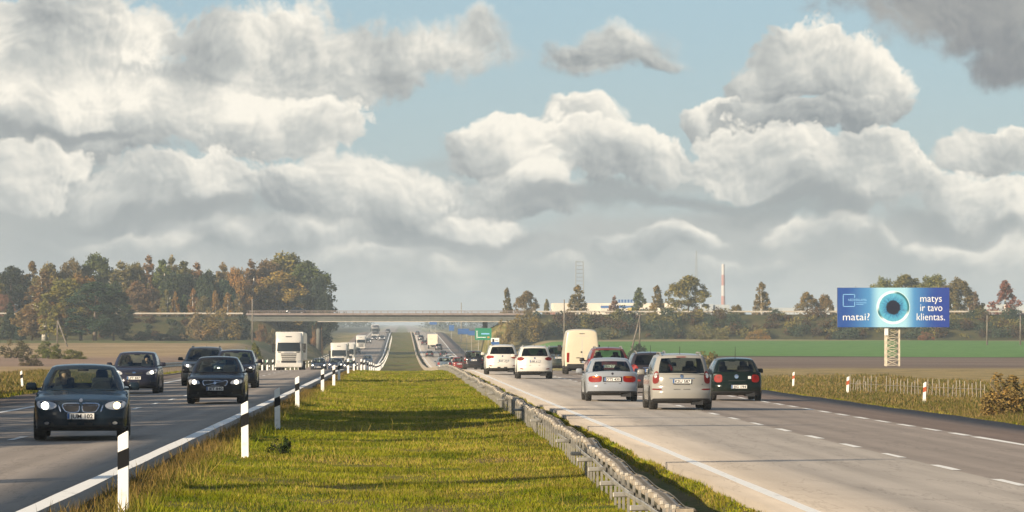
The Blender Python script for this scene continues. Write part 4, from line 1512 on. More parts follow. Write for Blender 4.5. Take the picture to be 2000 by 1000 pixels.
def patch(bvh, outline, side, off=.008, rnd=1, depth=.04, cuts=2):
    """lay a 2-D (x,z) outline onto the front (side=1) or rear (side=-1) skin of a vehicle"""
    pts = chaikin(outline, rnd) if rnd else outline
    if side < 0:
        pts = [(-x, z) for x, z in pts]
    bm = bmesh.new()
    f = bm.faces.new([bm.verts.new((x, 0, z)) for x, z in pts])
    bmesh.ops.triangulate(bm, faces=[f], quad_method='BEAUTY', ngon_method='BEAUTY')
    if cuts:
        bmesh.ops.subdivide_edges(bm, edges=list(bm.edges), cuts=cuts, use_grid_fill=True)
    cx_ = sum(p[0] for p in pts) / len(pts); cz_ = sum(p[1] for p in pts) / len(pts)
    for v in bm.verts:
        for k in range(14):
            t = 1 - k * .03
            x, z = cx_ + (v.co.x - cx_) * t, cz_ + (v.co.z - cz_) * t
            hit = None
            for b in bvh:
                h = b.ray_cast(Vector((x, 20 * side, z)), Vector((0, -side, 0)))[0]
                if h is not None and (hit is None or h.y * side > hit.y * side):
                    hit = h
            if hit is not None:
                break
        y = hit.y if hit is not None else 0.0
        v.co = (x, y + off * side, z)
    edges = [e for e in bm.edges if e.is_boundary]
    ex = bmesh.ops.extrude_edge_only(bm, edges=edges)
    for v in [g for g in ex['geom'] if isinstance(g, bmesh.types.BMVert)]:
        v.co.y -= depth * side
    bmesh.ops.recalc_face_normals(bm, faces=bm.faces)
    me = bpy.data.meshes.new('patch'); bm.to_mesh(me); bm.free()
    return me


def wheel_meshes(r, w):
    def lathe(prof, n=24):
        P = np.zeros((n + 1, len(prof), 3))
        for i in range(n + 1):
            a = 2 * math.pi * i / n
            for j, (x, rr) in enumerate(prof):
                P[i, j] = (x, rr * math.cos(a), rr * math.sin(a))
        return P
    h = w / 2
    ty = grid_mesh('tyre', lathe([(-h * .8, r * .66), (-h, r * .78), (-h, r * .90), (-h * .75, r), (h * .75, r), (h, r * .90), (h, r * .78), (h * .8, r * .66)]))
    ty.materials.append(M_tyre)
    mb = MB()
    mb.tube([(-h * .7, 0, 0), (h * .62, 0, 0)], r * .67, 20)
    for k in range(5):
        a = 2 * math.pi * k / 5
        mb.box((h * .72, .36 * r * math.cos(a), .36 * r * math.sin(a)), (.012, .30 * r, .07 * r), Matrix.Rotation(a, 3, 'X'))
    mb.tube([(h * .6, 0, 0), (h * .82, 0, 0)], r * .14, 10)
    ri = mb.mesh('rim'); ri.materials.append(M_rim)
    return ty, ri


WM = {}


def add_wheels(root, r, w, pos):
    key = (round(r, 3), round(w, 3))
    if key not in WM:
        WM[key] = wheel_meshes(r, w)
    ty, ri = WM[key]
    for x, y in pos:
        wh_ = obj('wheel', None, parent=root, loc=(x, y, r))
        if x < 0:
            wh_.rotation_euler = (0, 0, math.pi)
        obj('tyre', ty, parent=wh_); obj('rim', ri, parent=wh_)


def add_plate(root, bvh, side, z, text=None, x=0.0, w=.52, h=.115):
    y = None
    for b in bvh:
        for dx_ in (-w / 2, 0, w / 2):
            hh = b.ray_cast(Vector((x + dx_, 20 * side, z)), Vector((0, -side, 0)))[0]
            if hh is not None and (y is None or hh.y * side > y * side):
                y = hh.y
    y = (y if y is not None else 0) + .012 * side
    mb = MB(); mb.box((0, 0, 0), (w / 2, .008, h / 2))
    p = mb.build('number_plate', M_plate, root, loc=(x, y, z)); p.rotation_euler = (0, 0, math.pi if side > 0 else 0)
    mb = MB(); mb.box((-w / 2 + .024, -.0095, 0), (.022, .002, h / 2 - .004)); mb.build('country_strip', M_blue, p)
    mb = MB()
    for zz in (-1, 1):
        mb.box((0, -.006, zz * (h / 2 + .004)), (w / 2 + .006, .007, .004))
    mb.build('plate_holder', M_ink, p)
    if text:
        me = text_mesh(text, h * .98, squash=1.0, off=.003)
        xs_ = [v.co.x for v in me.vertices]
        k = (w - .085) / (max(xs_) - min(xs_))
        for v in me.vertices:
            v.co.x = (v.co.x - min(xs_)) * k - w / 2 + .062
            v.co.z -= h * .36
        me.update()
        obj('lettering', me, M_ink, p, loc=(0, -.0105, 0))


# ------------------------------------------------------------------ passenger car
def make_car(name, S, color, label, group=None, detail=True):
    L, W, H = S['L'], S['W'], S['H']
    root = empty(name, (0, 0, 0), label=label, category=S.get('cat', 'car'), group=group)
    top = interp(S['top']); r = S.get('r', .315)
    yf, yr = S['axles']
    clr = S.get('clear', .19)
    fp = interp(S.get('nose', [(.15, .10), (.30, .02), (.45, 0), (.60, .04), (.75, .13), (1.0, .3)]))
    rp = interp(S.get('tail', [(.15, .12), (.30, .03), (.50, 0), (.62, .04), (.80, .07), (1.0, .12), (1.3, .3)]))
    yF0, yR0, yF1, yR1, wb, wr, belt = S['gh']

    def fn(a, b, c):
        y = b * L / 2
        zt = top(y)
        zb = clr + .07 * max(0, (abs(b) - .86) / .14)
        for yw in (yf, yr):
            dd = (r + .055) ** 2 - (y - yw) ** 2
            if dd > 0:
                zb = max(zb, r + math.sqrt(dd) * .98)
        s = (c + 1) / 2
        hoodish = 1.0 if (y > yF0 or y < yR0) else .4
        ztt = zt - S.get('crown', .07) * hoodish * abs(a) ** 2.5
        z = zb + s * (max(ztt, zb + .05) - zb)
        w = W / 2 * (1 - .13 * max(0, (b - .6) / .4) ** 2 - S.get('rtaper', .09) * max(0, (-b - .6) / .4) ** 2)
        zn = (z - .2) / max(belt - .2, .1)
        side = 1 - .085 * max(0, zn - .55) ** 1.4 - .06 * max(0, .25 - zn)
        x = a * w * side
        q = max(0, (abs(b) - .62) / .38) ** 2
        if b > 0:
            y -= S.get('bowF', .30) * abs(a) ** 2.6 * q + fp(z) * max(0, (b - .84) / .16) ** 1.5
        else:
            y += S.get('bowR', .20) * abs(a) ** 3 * q + rp(z) * max(0, (-b - .84) / .16) ** 1.5
        return (x, y, z)

    def mat(a, b, c):
        y = b * L / 2
        if c > .99 and yR0 + .05 < y < yF0 - .12 and abs(a) < .86:
            return 1
        if c < -.99:
            return 2
        if c < -.72 and S.get('dark_sill', True):
            return 2
        return 0
    body = cube_map(fn, 12, 44, 9, mat, 1)
    for m in (M_car if not S.get('solid') else M_solid, M_cabin, M_trim):
        body.materials.append(m)
    bo_ = obj('body', body, parent=root); bo_.color = (*color, 1)

    # greenhouse
    nf, ns = 12, 16
    bF, bR = S.get('gbow', (.16, .12))
    rH = S.get('roof', [(yF1, H - .03), ((yF1 + yR1) / 2, H), (yR1, H - .05)]); rz = interp(rH)

    def loop(yF, yR, w, wrr, bf, br, zf, bulge):
        P = []
        for i in range(nf):
            u = -1 + 2 * i / nf; P.append((w * u, yF - bf * abs(u) ** 2.2))
        for i in range(ns):
            t = i / ns; P.append((lerp(w, wrr, t) + bulge * math.sin(math.pi * t), lerp(yF - bf, yR + br, t)))
        for i in range(nf):
            u = 1 - 2 * i / nf; P.append((wrr * u, yR + br * abs(u) ** 2.2))
        for i in range(ns):
            t = i / ns; P.append((-lerp(wrr, w, t) - bulge * math.sin(math.pi * t), lerp(yR + br, yF - bf, t)))
        return [(x, y, zf(y, x)) for x, y in P]
    base = loop(yF0, yR0, wb * .96, wb * S.get('wbr', .94), bF, bR, lambda y, x: min(belt, top(min(max(y, yR0), yF0)) + .0) - .05 * (abs(x) > .9 * wb), .025)
    roof = loop(yF1, yR1, wr, wr * S.get('wrr', .96), bF * .6, bR * .7, lambda y, x: rz(y) - .035 * (abs(x) / wr) ** 2, .015)
    rows = [0, .06, .12, .3, .5, .7, .88, .95, 1.0]
    nP = len(base)
    P = np.zeros((len(rows), nP, 3))
    for i, v in enumerate(rows):
        bl = math.sin(math.pi * v) * .035
        for j in range(nP):
            b0, b1 = Vector(base[j]), Vector(roof[j])
            p = b0.lerp(b1, v)
            n_ = Vector((p.x, (p.y - (yF0 + yR0) / 2) * .35, 0)).normalized()
            p += n_ * bl
            P[i, j] = p
    cls = {}
    g0, g1 = S.get('grow', (1, 6))
    bp = S.get('bpillar', .47)
    for j in range(nP):
        for i in range(len(rows) - 1):
            if not (g0 <= i < g1):
                cls[(i, j)] = 'frame'; continue
            if j < nf:
                cls[(i, j)] = 'windscreen' if 1 <= j < nf - 1 else 'frame'
            elif j < nf + ns or j >= 2 * nf + ns:
                k = (j - nf) if j < nf + ns else (ns - 1 - (j - 2 * nf - ns))
                if k < 1 or k > ns - S.get('cpillar', 3) or k == int(bp * ns):
                    cls[(i, j)] = 'frame'
                else:
                    sd = 'R' if j < nf + ns else 'L'
                    cls[(i, j)] = ('fw' if k < int(bp * ns) else 'rw') + sd
            else:
                k = j - nf - ns
                rt = S.get('rearpillar', 1)
                lo, hi = S.get('rrow', (g0, g1))
                cls[(i, j)] = 'rear_window' if rt <= k < nf - rt and lo <= i < hi else 'frame'
    Vall = P.reshape(-1, 3)
    parts = {}
    for (i, j), c_ in cls.items():
        q = (i * nP + j, (i + 1) * nP + j, (i + 1) * nP + (j + 1) % nP, i * nP + (j + 1) % nP)
        parts.setdefault(c_, []).append(q)
    frame = parts.pop('frame')
    # roof cap
    V = [tuple(v) for v in Vall]
    prev = [(len(rows) - 1) * nP + j for j in range(nP)]
    cyy = (yF1 + yR1) / 2
    for f_ in (.86, .6, .3):
        cur = []
        for j in range(nP):
            x, y, z = roof[j]
            yy_ = cyy + (y - cyy) * f_
            xx_ = x * f_
            V.append((xx_, yy_, rz(yy_) + .02 - .035 * (abs(xx_) / wr) ** 2)); cur.append(len(V) - 1)
        for j in range(nP):
            frame.append((prev[j], prev[(j + 1) % nP], cur[(j + 1) % nP], cur[j]))
        prev = cur
    V.append((0, cyy, rz(cyy) + .022)); cc = len(V) - 1
    fr_me = bpy.data.meshes.new('cabin_frame')
    fr_me.from_pydata(V, [], frame + [(prev[j], prev[(j + 1) % nP], cc) for j in range(nP)])
    bmf = bmesh.new(); bmf.from_mesh(fr_me)
    bmesh.ops.delete(bmf, geom=[v for v in bmf.verts if not v.link_faces], context='VERTS')
    bmesh.ops.recalc_face_normals(bmf, faces=bmf.faces); bmf.to_mesh(fr_me); bmf.free()
    fr_me.polygons.foreach_set('use_smooth', [True] * len(fr_me.polygons))
    fo = obj('cabin_frame', fr_me, M_car if not S.get('solid') else M_solid, root); fo.color = (*color, 1)
    for c_, fs in parts.items():
        idx = sorted({i for f_ in fs for i in f_}); mp_ = {v: n for n, v in enumerate(idx)}
        me = bpy.data.meshes.new(c_)
        me.from_pydata([tuple(Vall[i]) for i in idx], [], [tuple(mp_[i] for i in f_) for f_ in fs])
        me.polygons.foreach_set('use_smooth', [True] * len(me.polygons))
        nm = {'windscreen': 'windscreen', 'rear_window': 'rear_window'}.get(c_, 'side_window')
        gm = M_priv if (S.get('privacy') and c_ != 'windscreen') else M_glass
        obj(nm, me, gm, root)
    dgm = BVHTree.FromPolygons([v.co for v in body.vertices], [tuple(p.vertices) for p in body.polygons])
    gbv = BVHTree.FromPolygons([tuple(v) for v in Vall], list(q for fs in parts.values() for q in fs) + [q for q in frame if max(q) < len(Vall)])
    bvh = [dgm, gbv]
    # surround seal of the rear window
    # interior
    sy = S.get('seat_y', .05)
    for x in (-.37, .37):
        mb = MB()
        mb.box((x, sy, belt - .18), (.24, .08, .40), Matrix.Rotation(R(-14), 3, 'X'), taper=.8)
        mb.box((x, sy - .13, belt + .27), (.13, .05, .10), Matrix.Rotation(R(-10), 3, 'X'), taper=.85)
        mb.build('front_seat', M_cabin, root, bevel=.03)
    mb = MB(); ry_ = max(yR0 + .55, sy - .85)
    mb.box((0, ry_, belt - .15), (wb * .82, .09, .24), Matrix.Rotation(R(-16), 3, 'X'), taper=.95)
    for x in (-.42, .42):
        mb.box((x, ry_ - .10, belt + .13), (.12, .05, .08), taper=.85)
    mb.build('rear_seat', M_cabin, root, bevel=.03)
    mb = MB(); mb.tube([(-.37 + .19 * math.cos(t), yF0 - .62 + .05 * math.sin(t), belt - .02 + .17 * math.sin(t)) for t in np.linspace(0, 6.28, 16)], .018, 6); mb.build('steering_wheel', M_cabin, root)
    mb = MB(); mb.box((0, yF1 - .18, lerp(belt, H, .80)), (.11, .015, .035)); mb.build('rear_view_mirror', M_trim, root)
    # door mirrors
    for s in (-1, 1):
        mb = MB(); mb.box((s * (wb + .16), yF0 - .62, belt + .045), (.115, .07, .075), taper=.82); mb.box((s * (wb + .02), yF0 - .60, belt - .01), (.07, .03, .025))
        mo = mb.build('door_mirror', M_car if S.get('mirror_body', True) else M_trim, root, bevel=.025, smooth=True); mo.color = (*color, 1)
    add_wheels(root, r, S.get('tyre', .21), [(s * (W / 2 - .115), y) for y in (yf, yr) for s in (-1, 1)])
    mb = MB(); mb.box((0, 0, .24), (W / 2 - .25, L / 2 - .45, .05)); mb.box((0, yr, r), (W / 2 - .2, .05, .05)); mb.box((.45, -L / 2 + .35, .22), (.16, .22, .07)); mb.build('underbody', M_trim, root)
    # skin patches
    for it in S['patches']:
        nm, out, mt, side, mirror = it[:5]
        off = it[5] if len(it) > 5 else .008
        rnd = it[6] if len(it) > 6 else 1
        par = None
        for s in ((1, -1) if mirror else (1,)):
            o2 = [(x * s, z) for x, z in out]
            if s < 0:
                o2 = o2[::-1]
            me = patch(bvh, o2, side, off, rnd)
            o = obj(nm, me, mt, root)
            if mt is M_car:
                o.color = (*color, 1)
    for side, z, text, x in S.get('plates', ()):
        add_plate(root, bvh, side, z, text, x)
    for kind, *arg in S.get('extra', ()):
        mb = MB()
        if kind == 'antenna':
            x, y, z, ln = arg
            mb.tube([(x, y, z), (x, y - .06 * ln / .3, z + ln)], [.012, .007], 6); mb.build('antenna', M_trim, root)
        elif kind == 'rails':
            for s in (-1, 1):
                mb = MB(); x = s * wr * .86
                mb.tube([(x, yF1 - .25, H - .04), (x, yF1 - .45, H + .035), (x, yR1 + .4, H + .03), (x, yR1 + .12, H - .05)], .024, 6); mb.build('roof_rail', arg[0], root)
        elif kind == 'spoiler':
            mb.box((0, yR1 - .05, rz(yR1) + .0), (wr * .88, .13, .022)); o = mb.build('roof_spoiler', M_car, root, bevel=.012); o.color = (*color, 1)
        elif kind == 'wiper':
            mb.tube([(0, arg[0], arg[1]), (.42, arg[0] - .03, arg[1] + .03)], .012, 5); mb.build('wiper', M_trim, root)
    root['belt'] = belt
    return root


def place(root, x, y, rear=True, d=None, yaw=0.0):
    """put a vehicle on the road where photo pixel (x, y) meets the asphalt, or at distance d"""
    if d is None:
        X, d = on_ground(x, y, road=True, d0=40)
    else:
        X = (x - VX) * d / F
    # the point nearest the camera is the bumper; move the origin half a length on
    L = root.get('half', 2.2)
    dd = d + L * .8
    X = (x - VX) * (d) / F
    slope = (float(road_z(X, dd + 1.5)) - float(road_z(X, dd - 1.5))) / 3.0
    root.location = (X, dd, float(road_z(X, dd)) + .004)
    root.rotation_euler = (math.atan(slope) * (1 if rear else -1), 0, yaw + (0 if rear else math.pi))


SED = dict(L=4.84, W=1.85, H=1.47, r=.33, axles=(1.50, -1.39), cat='car', tyre=.24,
           top=[(2.42, .70), (2.1, .80), (1.6, .90), (.85, .985), (0, 1.0), (-1.3, 1.02), (-1.75, 1.06), (-2.25, 1.05), (-2.42, .98)],
           gh=(1.02, -1.72, .18, -1.02, .86, .62, 1.0), seat_y=-.05)
BMWP = [('headlight', [(.46, .68), (.50, .735), (.66, .775), (.84, .775), (.88, .72), (.82, .63), (.66, .60), (.52, .625)], M_lens, 1, True),
        ('grille_surround', [(.018, .72), (.05, .745), (.33, .74), (.375, .70), (.33, .60), (.27, .555), (.08, .55), (.018, .585)], M_chrome, 1, True),
        ('grille', [(.035, .71), (.06, .725), (.31, .722), (.352, .695), (.315, .61), (.26, .572), (.09, .568), (.035, .60)], M_trim, 1, True, .016),
        ('lower_intake', [(-.62, .36), (.62, .36), (.55, .235), (-.55, .235)], M_trim, 1, False),
        ('fog_lamp', circle(.66, .345, .05, 10, .03), M_chrome, 1, True, .014, 0),
        ('roundel', circle(0, .790, .034), M_rim, 1, False, .012, 0),
        ('lamp_trim', [(.42, .70), (.445, .70), (.40, .56), (.375, .58)], M_chrome, 1, True),
        ('tail_lamp', [(.45, .95), (.80, .97), (.86, .80), (.60, .78), (.48, .82)], M_red, -1, True)]
bmw = make_car('saloon_car', dict(SED, patches=BMWP + [('lit_bulb', circle(.70, .685, .072), M_bulb, 1, False, .02, 0), ('lit_bulb', circle(-.70, .69, .066), M_bulb_amber, 1, False, .02, 0)],
               plates=[(1, .485, 'JUM 102', 0), (-1, .86, None, 0)]), (.012, .022, .034), 'dark blue saloon with twin oval grille, nearest the camera on the left')
bmw['half'] = 2.42
place(bmw, 147, 861, rear=False, yaw=R(3.4))

VOL = dict(SED, L=4.47, W=1.77, H=1.45, r=.32, axles=(1.40, -1.24), top=[(2.235, .69), (1.95, .79), (1.5, .89), (.85, .97), (0, .98), (-1.2, 1.0), (-1.7, 1.04), (-2.1, 1.03), (-2.235, .95)],
           gh=(1.02, -1.62, .18, -.98, .83, .60, .98), bowF=.36,
           patches=[('headlight', [(.45, .62), (.50, .71), (.62, .755), (.80, .755), (.84, .70), (.80, .63), (.64, .605)], M_lens, 1, True), ('lit_bulb', circle(.65, .675, .062), M_bulb, 1, True, .02, 0),
                    ('grille_surround', [(-.40, .735), (.40, .735), (.375, .60), (.31, .555), (-.31, .555), (-.375, .60)], M_chrome, 1, False),
                    ('grille', [(-.375, .718), (.375, .718), (.35, .61), (.295, .573), (-.295, .573), (-.35, .61)], M_trim, 1, False, .015),
                    ('diagonal_bar', [(-.33, .712), (-.27, .712), (.33, .585), (.27, .585)], M_chrome, 1, False, .024, 0), ('emblem', circle(0, .65, .045), M_chrome, 1, False, .03, 0),
                    ('lower_intake', [(-.58, .37), (.58, .37), (.52, .24), (-.52, .24)], M_trim, 1, False),
                    ('tail_lamp', [(.50, .95), (.76, .97), (.80, .72), (.62, .74)], M_red, -1, True)], plates=[(1, .475, 'JET 840', 0), (-1, .82, None, 0)])
volvo = make_car('saloon_car', VOL, (.008, .008, .010), 'black saloon with a diagonal grille bar and lit headlamps in mid left lane')
volvo['half'] = 2.2
place(volvo, 421, 789, rear=False)

CMX = dict(SED, L=4.35, W=1.80, H=1.58, r=.315, axles=(1.38, -1.26), top=[(2.17, .78), (1.95, .88), (1.6, .97), (1.2, 1.03), (0, 1.06), (-1.5, 1.10), (-2.05, 1.12), (-2.17, 1.0)],
           gh=(1.45, -2.05, .42, -1.65, .86, .66, 1.06), seat_y=.1, bowF=.36,
           patches=[('headlight', [(.44, .76), (.50, .83), (.70, .92), (.83, .94), (.86, .86), (.80, .75), (.62, .715), (.48, .72)], M_lens, 1, True), ('lit_bulb', circle(.66, .81, .06), M_bulb, 1, True, .02, 0),
                    ('upper_grille', [(-.36, .80), (.36, .80), (.32, .735), (-.32, .735)], M_trim, 1, False), ('emblem', circle(0, .80, .075, 14, .035), M_chrome, 1, False, .014, 0),
                    ('lower_intake', [(-.66, .50), (.66, .50), (.58, .30), (-.58, .30)], M_trim, 1, False),
                    ('tail_lamp', [(.62, 1.10), (.78, 1.10), (.82, .72), (.70, .74)], M_red, -1, True)], plates=[(1, .60, 'LFT 847', 0), (-1, .80, None, 0)])
cmax = make_car('compact_car', CMX, (.022, .024, .040), 'dark compact car with two people inside, behind the blue saloon')
cmax['half'] = 2.1
place(cmax, 263, 769, rear=False)

# generic shapes for the rest
HAT = dict(SED, L=4.15, W=1.735, H=1.44, r=.30, tyre=.21, axles=(1.25, -1.26), top=[(2.07, .66), (1.85, .76), (1.45, .87), (.9, .94), (0, .96), (-1.6, .985), (-1.98, .99), (-2.07, .86)],
           gh=(1.05, -1.92, .25, -1.42, .82, .61, .95), seat_y=.0, bowR=.22, cpillar=4, gbow=(.16, .16),
           tail=[(.15, .14), (.30, .03), (.45, 0), (.58, .03), (.62, .08), (.80, .10), (1.0, .14), (1.3, .3)],
           patches=[('tail_lamp', [(.50, .86), (.56, .885), (.72, .87), (.77, .74), (.72, .62), (.54, .62), (.49, .68)], M_redlit, -1, True), ('reverse_lens', circle(.62, .80, .05), M_red, -1, True, .016, 0),
                    ('emblem', circle(.02, .82, .07), M_chrome, -1, False, .012, 0), ('boot_lip', [(-.30, .685), (.30, .685), (.28, .665), (-.28, .665)], M_trim, -1, False),
                    ('bumper_seam', [(-.80, .575), (.80, .575), (.80, .562), (-.80, .562)], M_trim, -1, False, .006, 0), ('sticker', [(-.47, .83), (-.37, .83), (-.37, .74), (-.47, .74)], M_signwhite, -1, False, .01, 0),
                    ('headlight', [(.45, .62), (.50, .74), (.74, .76), (.80, .66), (.66, .58)], M_lens, 1, True), ('grille', [(-.40, .72), (.40, .72), (.36, .62), (-.36, .62)], M_trim, 1, False)],
           plates=[(-1, .475, 'JJG 194', .06), (1, .45, None, 0)], extra=[('antenna', 0, -1.15, 1.40, .42), ('wiper', -1.93, 1.0)])
golf = make_car('hatchback_car', HAT, (.005, .011, .009), 'dark green hatchback with a white sticker, rightmost car on the right')
golf['half'] = 2.05
place(golf, 1438, 783)

CAR = dict(SED, L=4.45, W=1.71, H=1.40, r=.30, tyre=.20, axles=(1.32, -1.23), top=[(2.22, .62), (1.95, .73), (1.5, .84), (.85, .91), (0, .93), (-1.2, .96), (-1.65, .99), (-2.1, .985), (-2.22, .90)],
           gh=(1.0, -1.62, .18, -.98, .80, .59, .93), bowR=.26, clear=.20,
           tail=[(.15, .12), (.28, .02), (.45, 0), (.56, .02), (.60, .07), (.80, .08), (1.0, .12)],
           patches=[('tail_lamp', [(.34, .795), (.38, .825), (.68, .82), (.77, .78), (.76, .66), (.68, .615), (.42, .625), (.35, .66)], M_redlit, -1, True), ('indicator_lens', [(.40, .815), (.66, .812), (.64, .765), (.44, .765)], M_amber, -1, True, .016),
                    ('bumper_seam', [(-.78, .585), (.78, .585), (.78, .572), (-.78, .572)], M_trim, -1, False, .006, 0), ('emblem', circle(0, .90, .035), M_ink, -1, False, .012, 0), ('plate_recess', [(-.31, .80), (.31, .80), (.31, .63), (-.31, .63)], M_trim, -1, False, .004, 0),
                    ('headlight', [(.42, .60), (.46, .70), (.74, .72), (.80, .62), (.66, .56)], M_lens, 1, True), ('grille', [(-.36, .69), (.36, .69), (.33, .60), (-.33, .60)], M_trim, 1, False)],
           plates=[(-1, .715, 'DTS 430', 0), (1, .45, None, 0)])
carisma = make_car('saloon_car', CAR, (.24, .26, .29), 'silver saloon with red and amber tail lamps seen from behind')
carisma['half'] = 2.2
place(carisma, 1195, 784)

VER = dict(SED, L=4.36, W=1.77, H=1.60, r=.32, axles=(1.42, -1.33), top=[(2.18, .74), (1.95, .85), (1.6, .95), (1.25, 1.0), (0, 1.02), (-1.7, 1.05), (-2.08, 1.06), (-2.18, .95)],
           gh=(1.45, -2.05, .35, -1.74, .83, .66, 1.02), seat_y=.15, cpillar=3, gbow=(.2, .20), bowR=.24, wrr=.98,
           tail=[(.15, .13), (.28, .02), (.45, 0), (.58, .01), (.62, .08), (.80, .09), (1.0, .12), (1.3, .2)],
           patches=[('tail_lamp', [(.66, 1.10), (.74, 1.11), (.81, .98), (.82, .78), (.76, .74), (.65, .78), (.64, .95)], M_red, -1, True), ('clear_lens', [(.70, 1.06), (.74, 1.06), (.78, .98), (.76, .90), (.69, .93)], M_lens, -1, True, .016),
                    ('high_brake_lamp', [(-.15, 1.525), (.15, 1.525), (.14, 1.50), (-.14, 1.50)], M_red, -1, False, .012), ('plate_trim', [(-.36, .915), (.36, .915), (.36, .895), (-.36, .895)], M_chrome, -1, False, .012, 0), ('emblem', circle(0, .97, .05), M_chrome, -1, False, .012, 0),
                    ('tailgate_seam', [(-.60, .74), (.60, .74), (.60, .725), (-.60, .725)], M_trim, -1, False, .006, 0), ('lower_seam', [(-.62, .60), (.62, .60), (.62, .586), (-.62, .586)], M_trim, -1, False, .006, 0),
                    ('reflector_strip', [(.56, .605), (.84, .615), (.84, .575), (.57, .57)], M_red, -1, True, .008),
                    ('headlight', [(.44, .72), (.50, .80), (.74, .88), (.82, .82), (.76, .70)], M_lens, 1, True), ('grille', [(-.36, .76), (.36, .76), (.32, .68), (-.32, .68)], M_trim, 1, False)],
           plates=[(-1, .82, 'KSU 587', 0), (1, .5, None, 0)], extra=[('antenna', 0, -1.2, 1.57, .24), ('rails', M_galv), ('wiper', -2.08, 1.08)])
verso = make_car('people_carrier', VER, (.26, .255, .235), 'silver-beige people carrier with roof rails, nearest car on the right')
verso['half'] = 2.15
place(verso, 1330, 801)

SUV = dict(SED, L=4.41, W=1.84, H=1.68, r=.36, tyre=.24, clear=.24, axles=(1.36, -1.28), top=[(2.2, .86), (1.95, .96), (1.55, 1.05), (1.15, 1.10), (0, 1.13), (-1.7, 1.17), (-2.1, 1.18), (-2.2, 1.05)],
           gh=(1.30, -2.05, .35, -1.70, .87, .66, 1.13), cpillar=4, gbow=(.2, .20), bowR=.28, wrr=.95, privacy=True,
           tail=[(.2, .14), (.32, .03), (.50, 0), (.64, .01), (.72, .07), (.90, .09), (1.1, .14), (1.4, .3)],
           patches=[('tail_lamp', [(.50, 1.02), (.60, 1.10), (.80, 1.14), (.89, 1.04), (.86, .94), (.70, .93), (.58, .96)], M_red, -1, True), ('reflector', [(.56, .52), (.74, .55), (.76, .50), (.58, .48)], M_red, -1, True),
                    ('emblem', circle(0, 1.06, .045), M_chrome, -1, False, .012, 0), ('lower_valance', [(-.62, .36), (.62, .36), (.56, .25), (-.56, .25)], M_trim, -1, False), ('bumper_seam', [(-.78, .70), (.78, .70), (.78, .685), (-.78, .685)], M_trim, -1, False, .006, 0),
                    ('headlight', [(.48, .82), (.54, .94), (.80, 1.0), (.86, .88), (.70, .80)], M_lens, 1, True), ('lit_bulb', circle(.68, .89, .05), M_bulb, 1, True, .02, 0), ('grille', [(-.42, .90), (.42, .90), (.36, .74), (-.36, .74)], M_trim, 1, False)],
           plates=[(-1, .90, 'HBR 612', 0), (1, .60, None, 0)], extra=[('rails', M_galv), ('antenna', 0, -1.3, 1.65, .12)], solid=True)
WHT = (.54, .52, .47)
suv1 = make_car('off_road_car', SUV, WHT, 'white off-road car with slim red tail lamps beside the median, nearer of two'); suv1['half'] = 2.15
place(suv1, 1044, 740)
S2 = dict(SUV, W=1.93, H=1.70, L=4.75, plates=[(-1, .80, 'GEF 305', .05), (1, .6, None, 0)], axles=(1.45, -1.4),
          top=[(2.37, .86), (2.1, .98), (1.6, 1.08), (1.15, 1.12), (0, 1.14), (-1.9, 1.17), (-2.3, 1.18), (-2.37, 1.05)], gh=(1.30, -2.2, .35, -1.85, .90, .68, 1.14))
S2['patches'] = [p for p in SUV['patches'] if p[0] not in ('lower_valance', 'tail_lamp')] + [('lower_valance', [(-.80, .45), (.80, .45), (.70, .26), (-.70, .26)], M_trim, -1, False),
                 ('tail_lamp', [(.46, 1.00), (.52, 1.08), (.84, 1.10), (.92, 1.0), (.86, .90), (.56, .93)], M_redlit, -1, True)]
suv2 = make_car('off_road_car', S2, WHT, 'white off-road car farther off with a dark lower bumper, next to the guardrail'); suv2['half'] = 2.3
place(suv2, 981, 732)


def copy_car(src, color, label, name=None, group=None):
    c = copy_tree(src)
    c.name = name or src.name.split('.')[0]
    c['label'] = label
    if group:
        c['group'] = group
    elif 'group' in c:
        del c['group']
    for ch in c.children:
        if ch.name.split('.')[0] in ('body', 'cabin_frame', 'door_mirror', 'roof_spoiler'):
            ch.color = (*color, 1)
    return c


# partly hidden cars in the near traffic
k = copy_car(suv2, (.012, .020, .026), 'dark off-road car half hidden behind the left of the black saloon'); place(k, 397, 0, rear=False, d=175)
k = copy_car(cmax, (.012, .013, .024), 'dark blue car half hidden behind the right of the black saloon'); place(k, 458, 0, rear=False, d=165)
k = copy_car(suv1, (.020, .028, .022), 'dark green off-road car between the white car and the white van'); place(k, 1090, 0, d=268)
XTR = dict(SUV, H=1.70, privacy=False, patches=[('tail_lamp', [(.64, 1.60), (.70, 1.60), (.86, 1.14), (.88, .86), (.80, .84), (.76, 1.14)], M_redlit, -1, True), ('headlight', [(.48, .82), (.54, .94), (.80, 1.0), (.86, .88), (.70, .80)], M_lens, 1, True),
           ('bumper_seam', [(-.78, .70), (.78, .70), (.78, .685), (-.78, .685)], M_trim, -1, False, .006, 0)], mirror_body=False, plates=[(-1, .9, 'ERA 271', 0)])
xt = make_car('off_road_car', XTR, (.10, .012, .012), 'dark red off-road car with tall pillar tail lamps behind the silver saloon'); xt['half'] = 2.15
place(xt, 1189, 0, d=170)
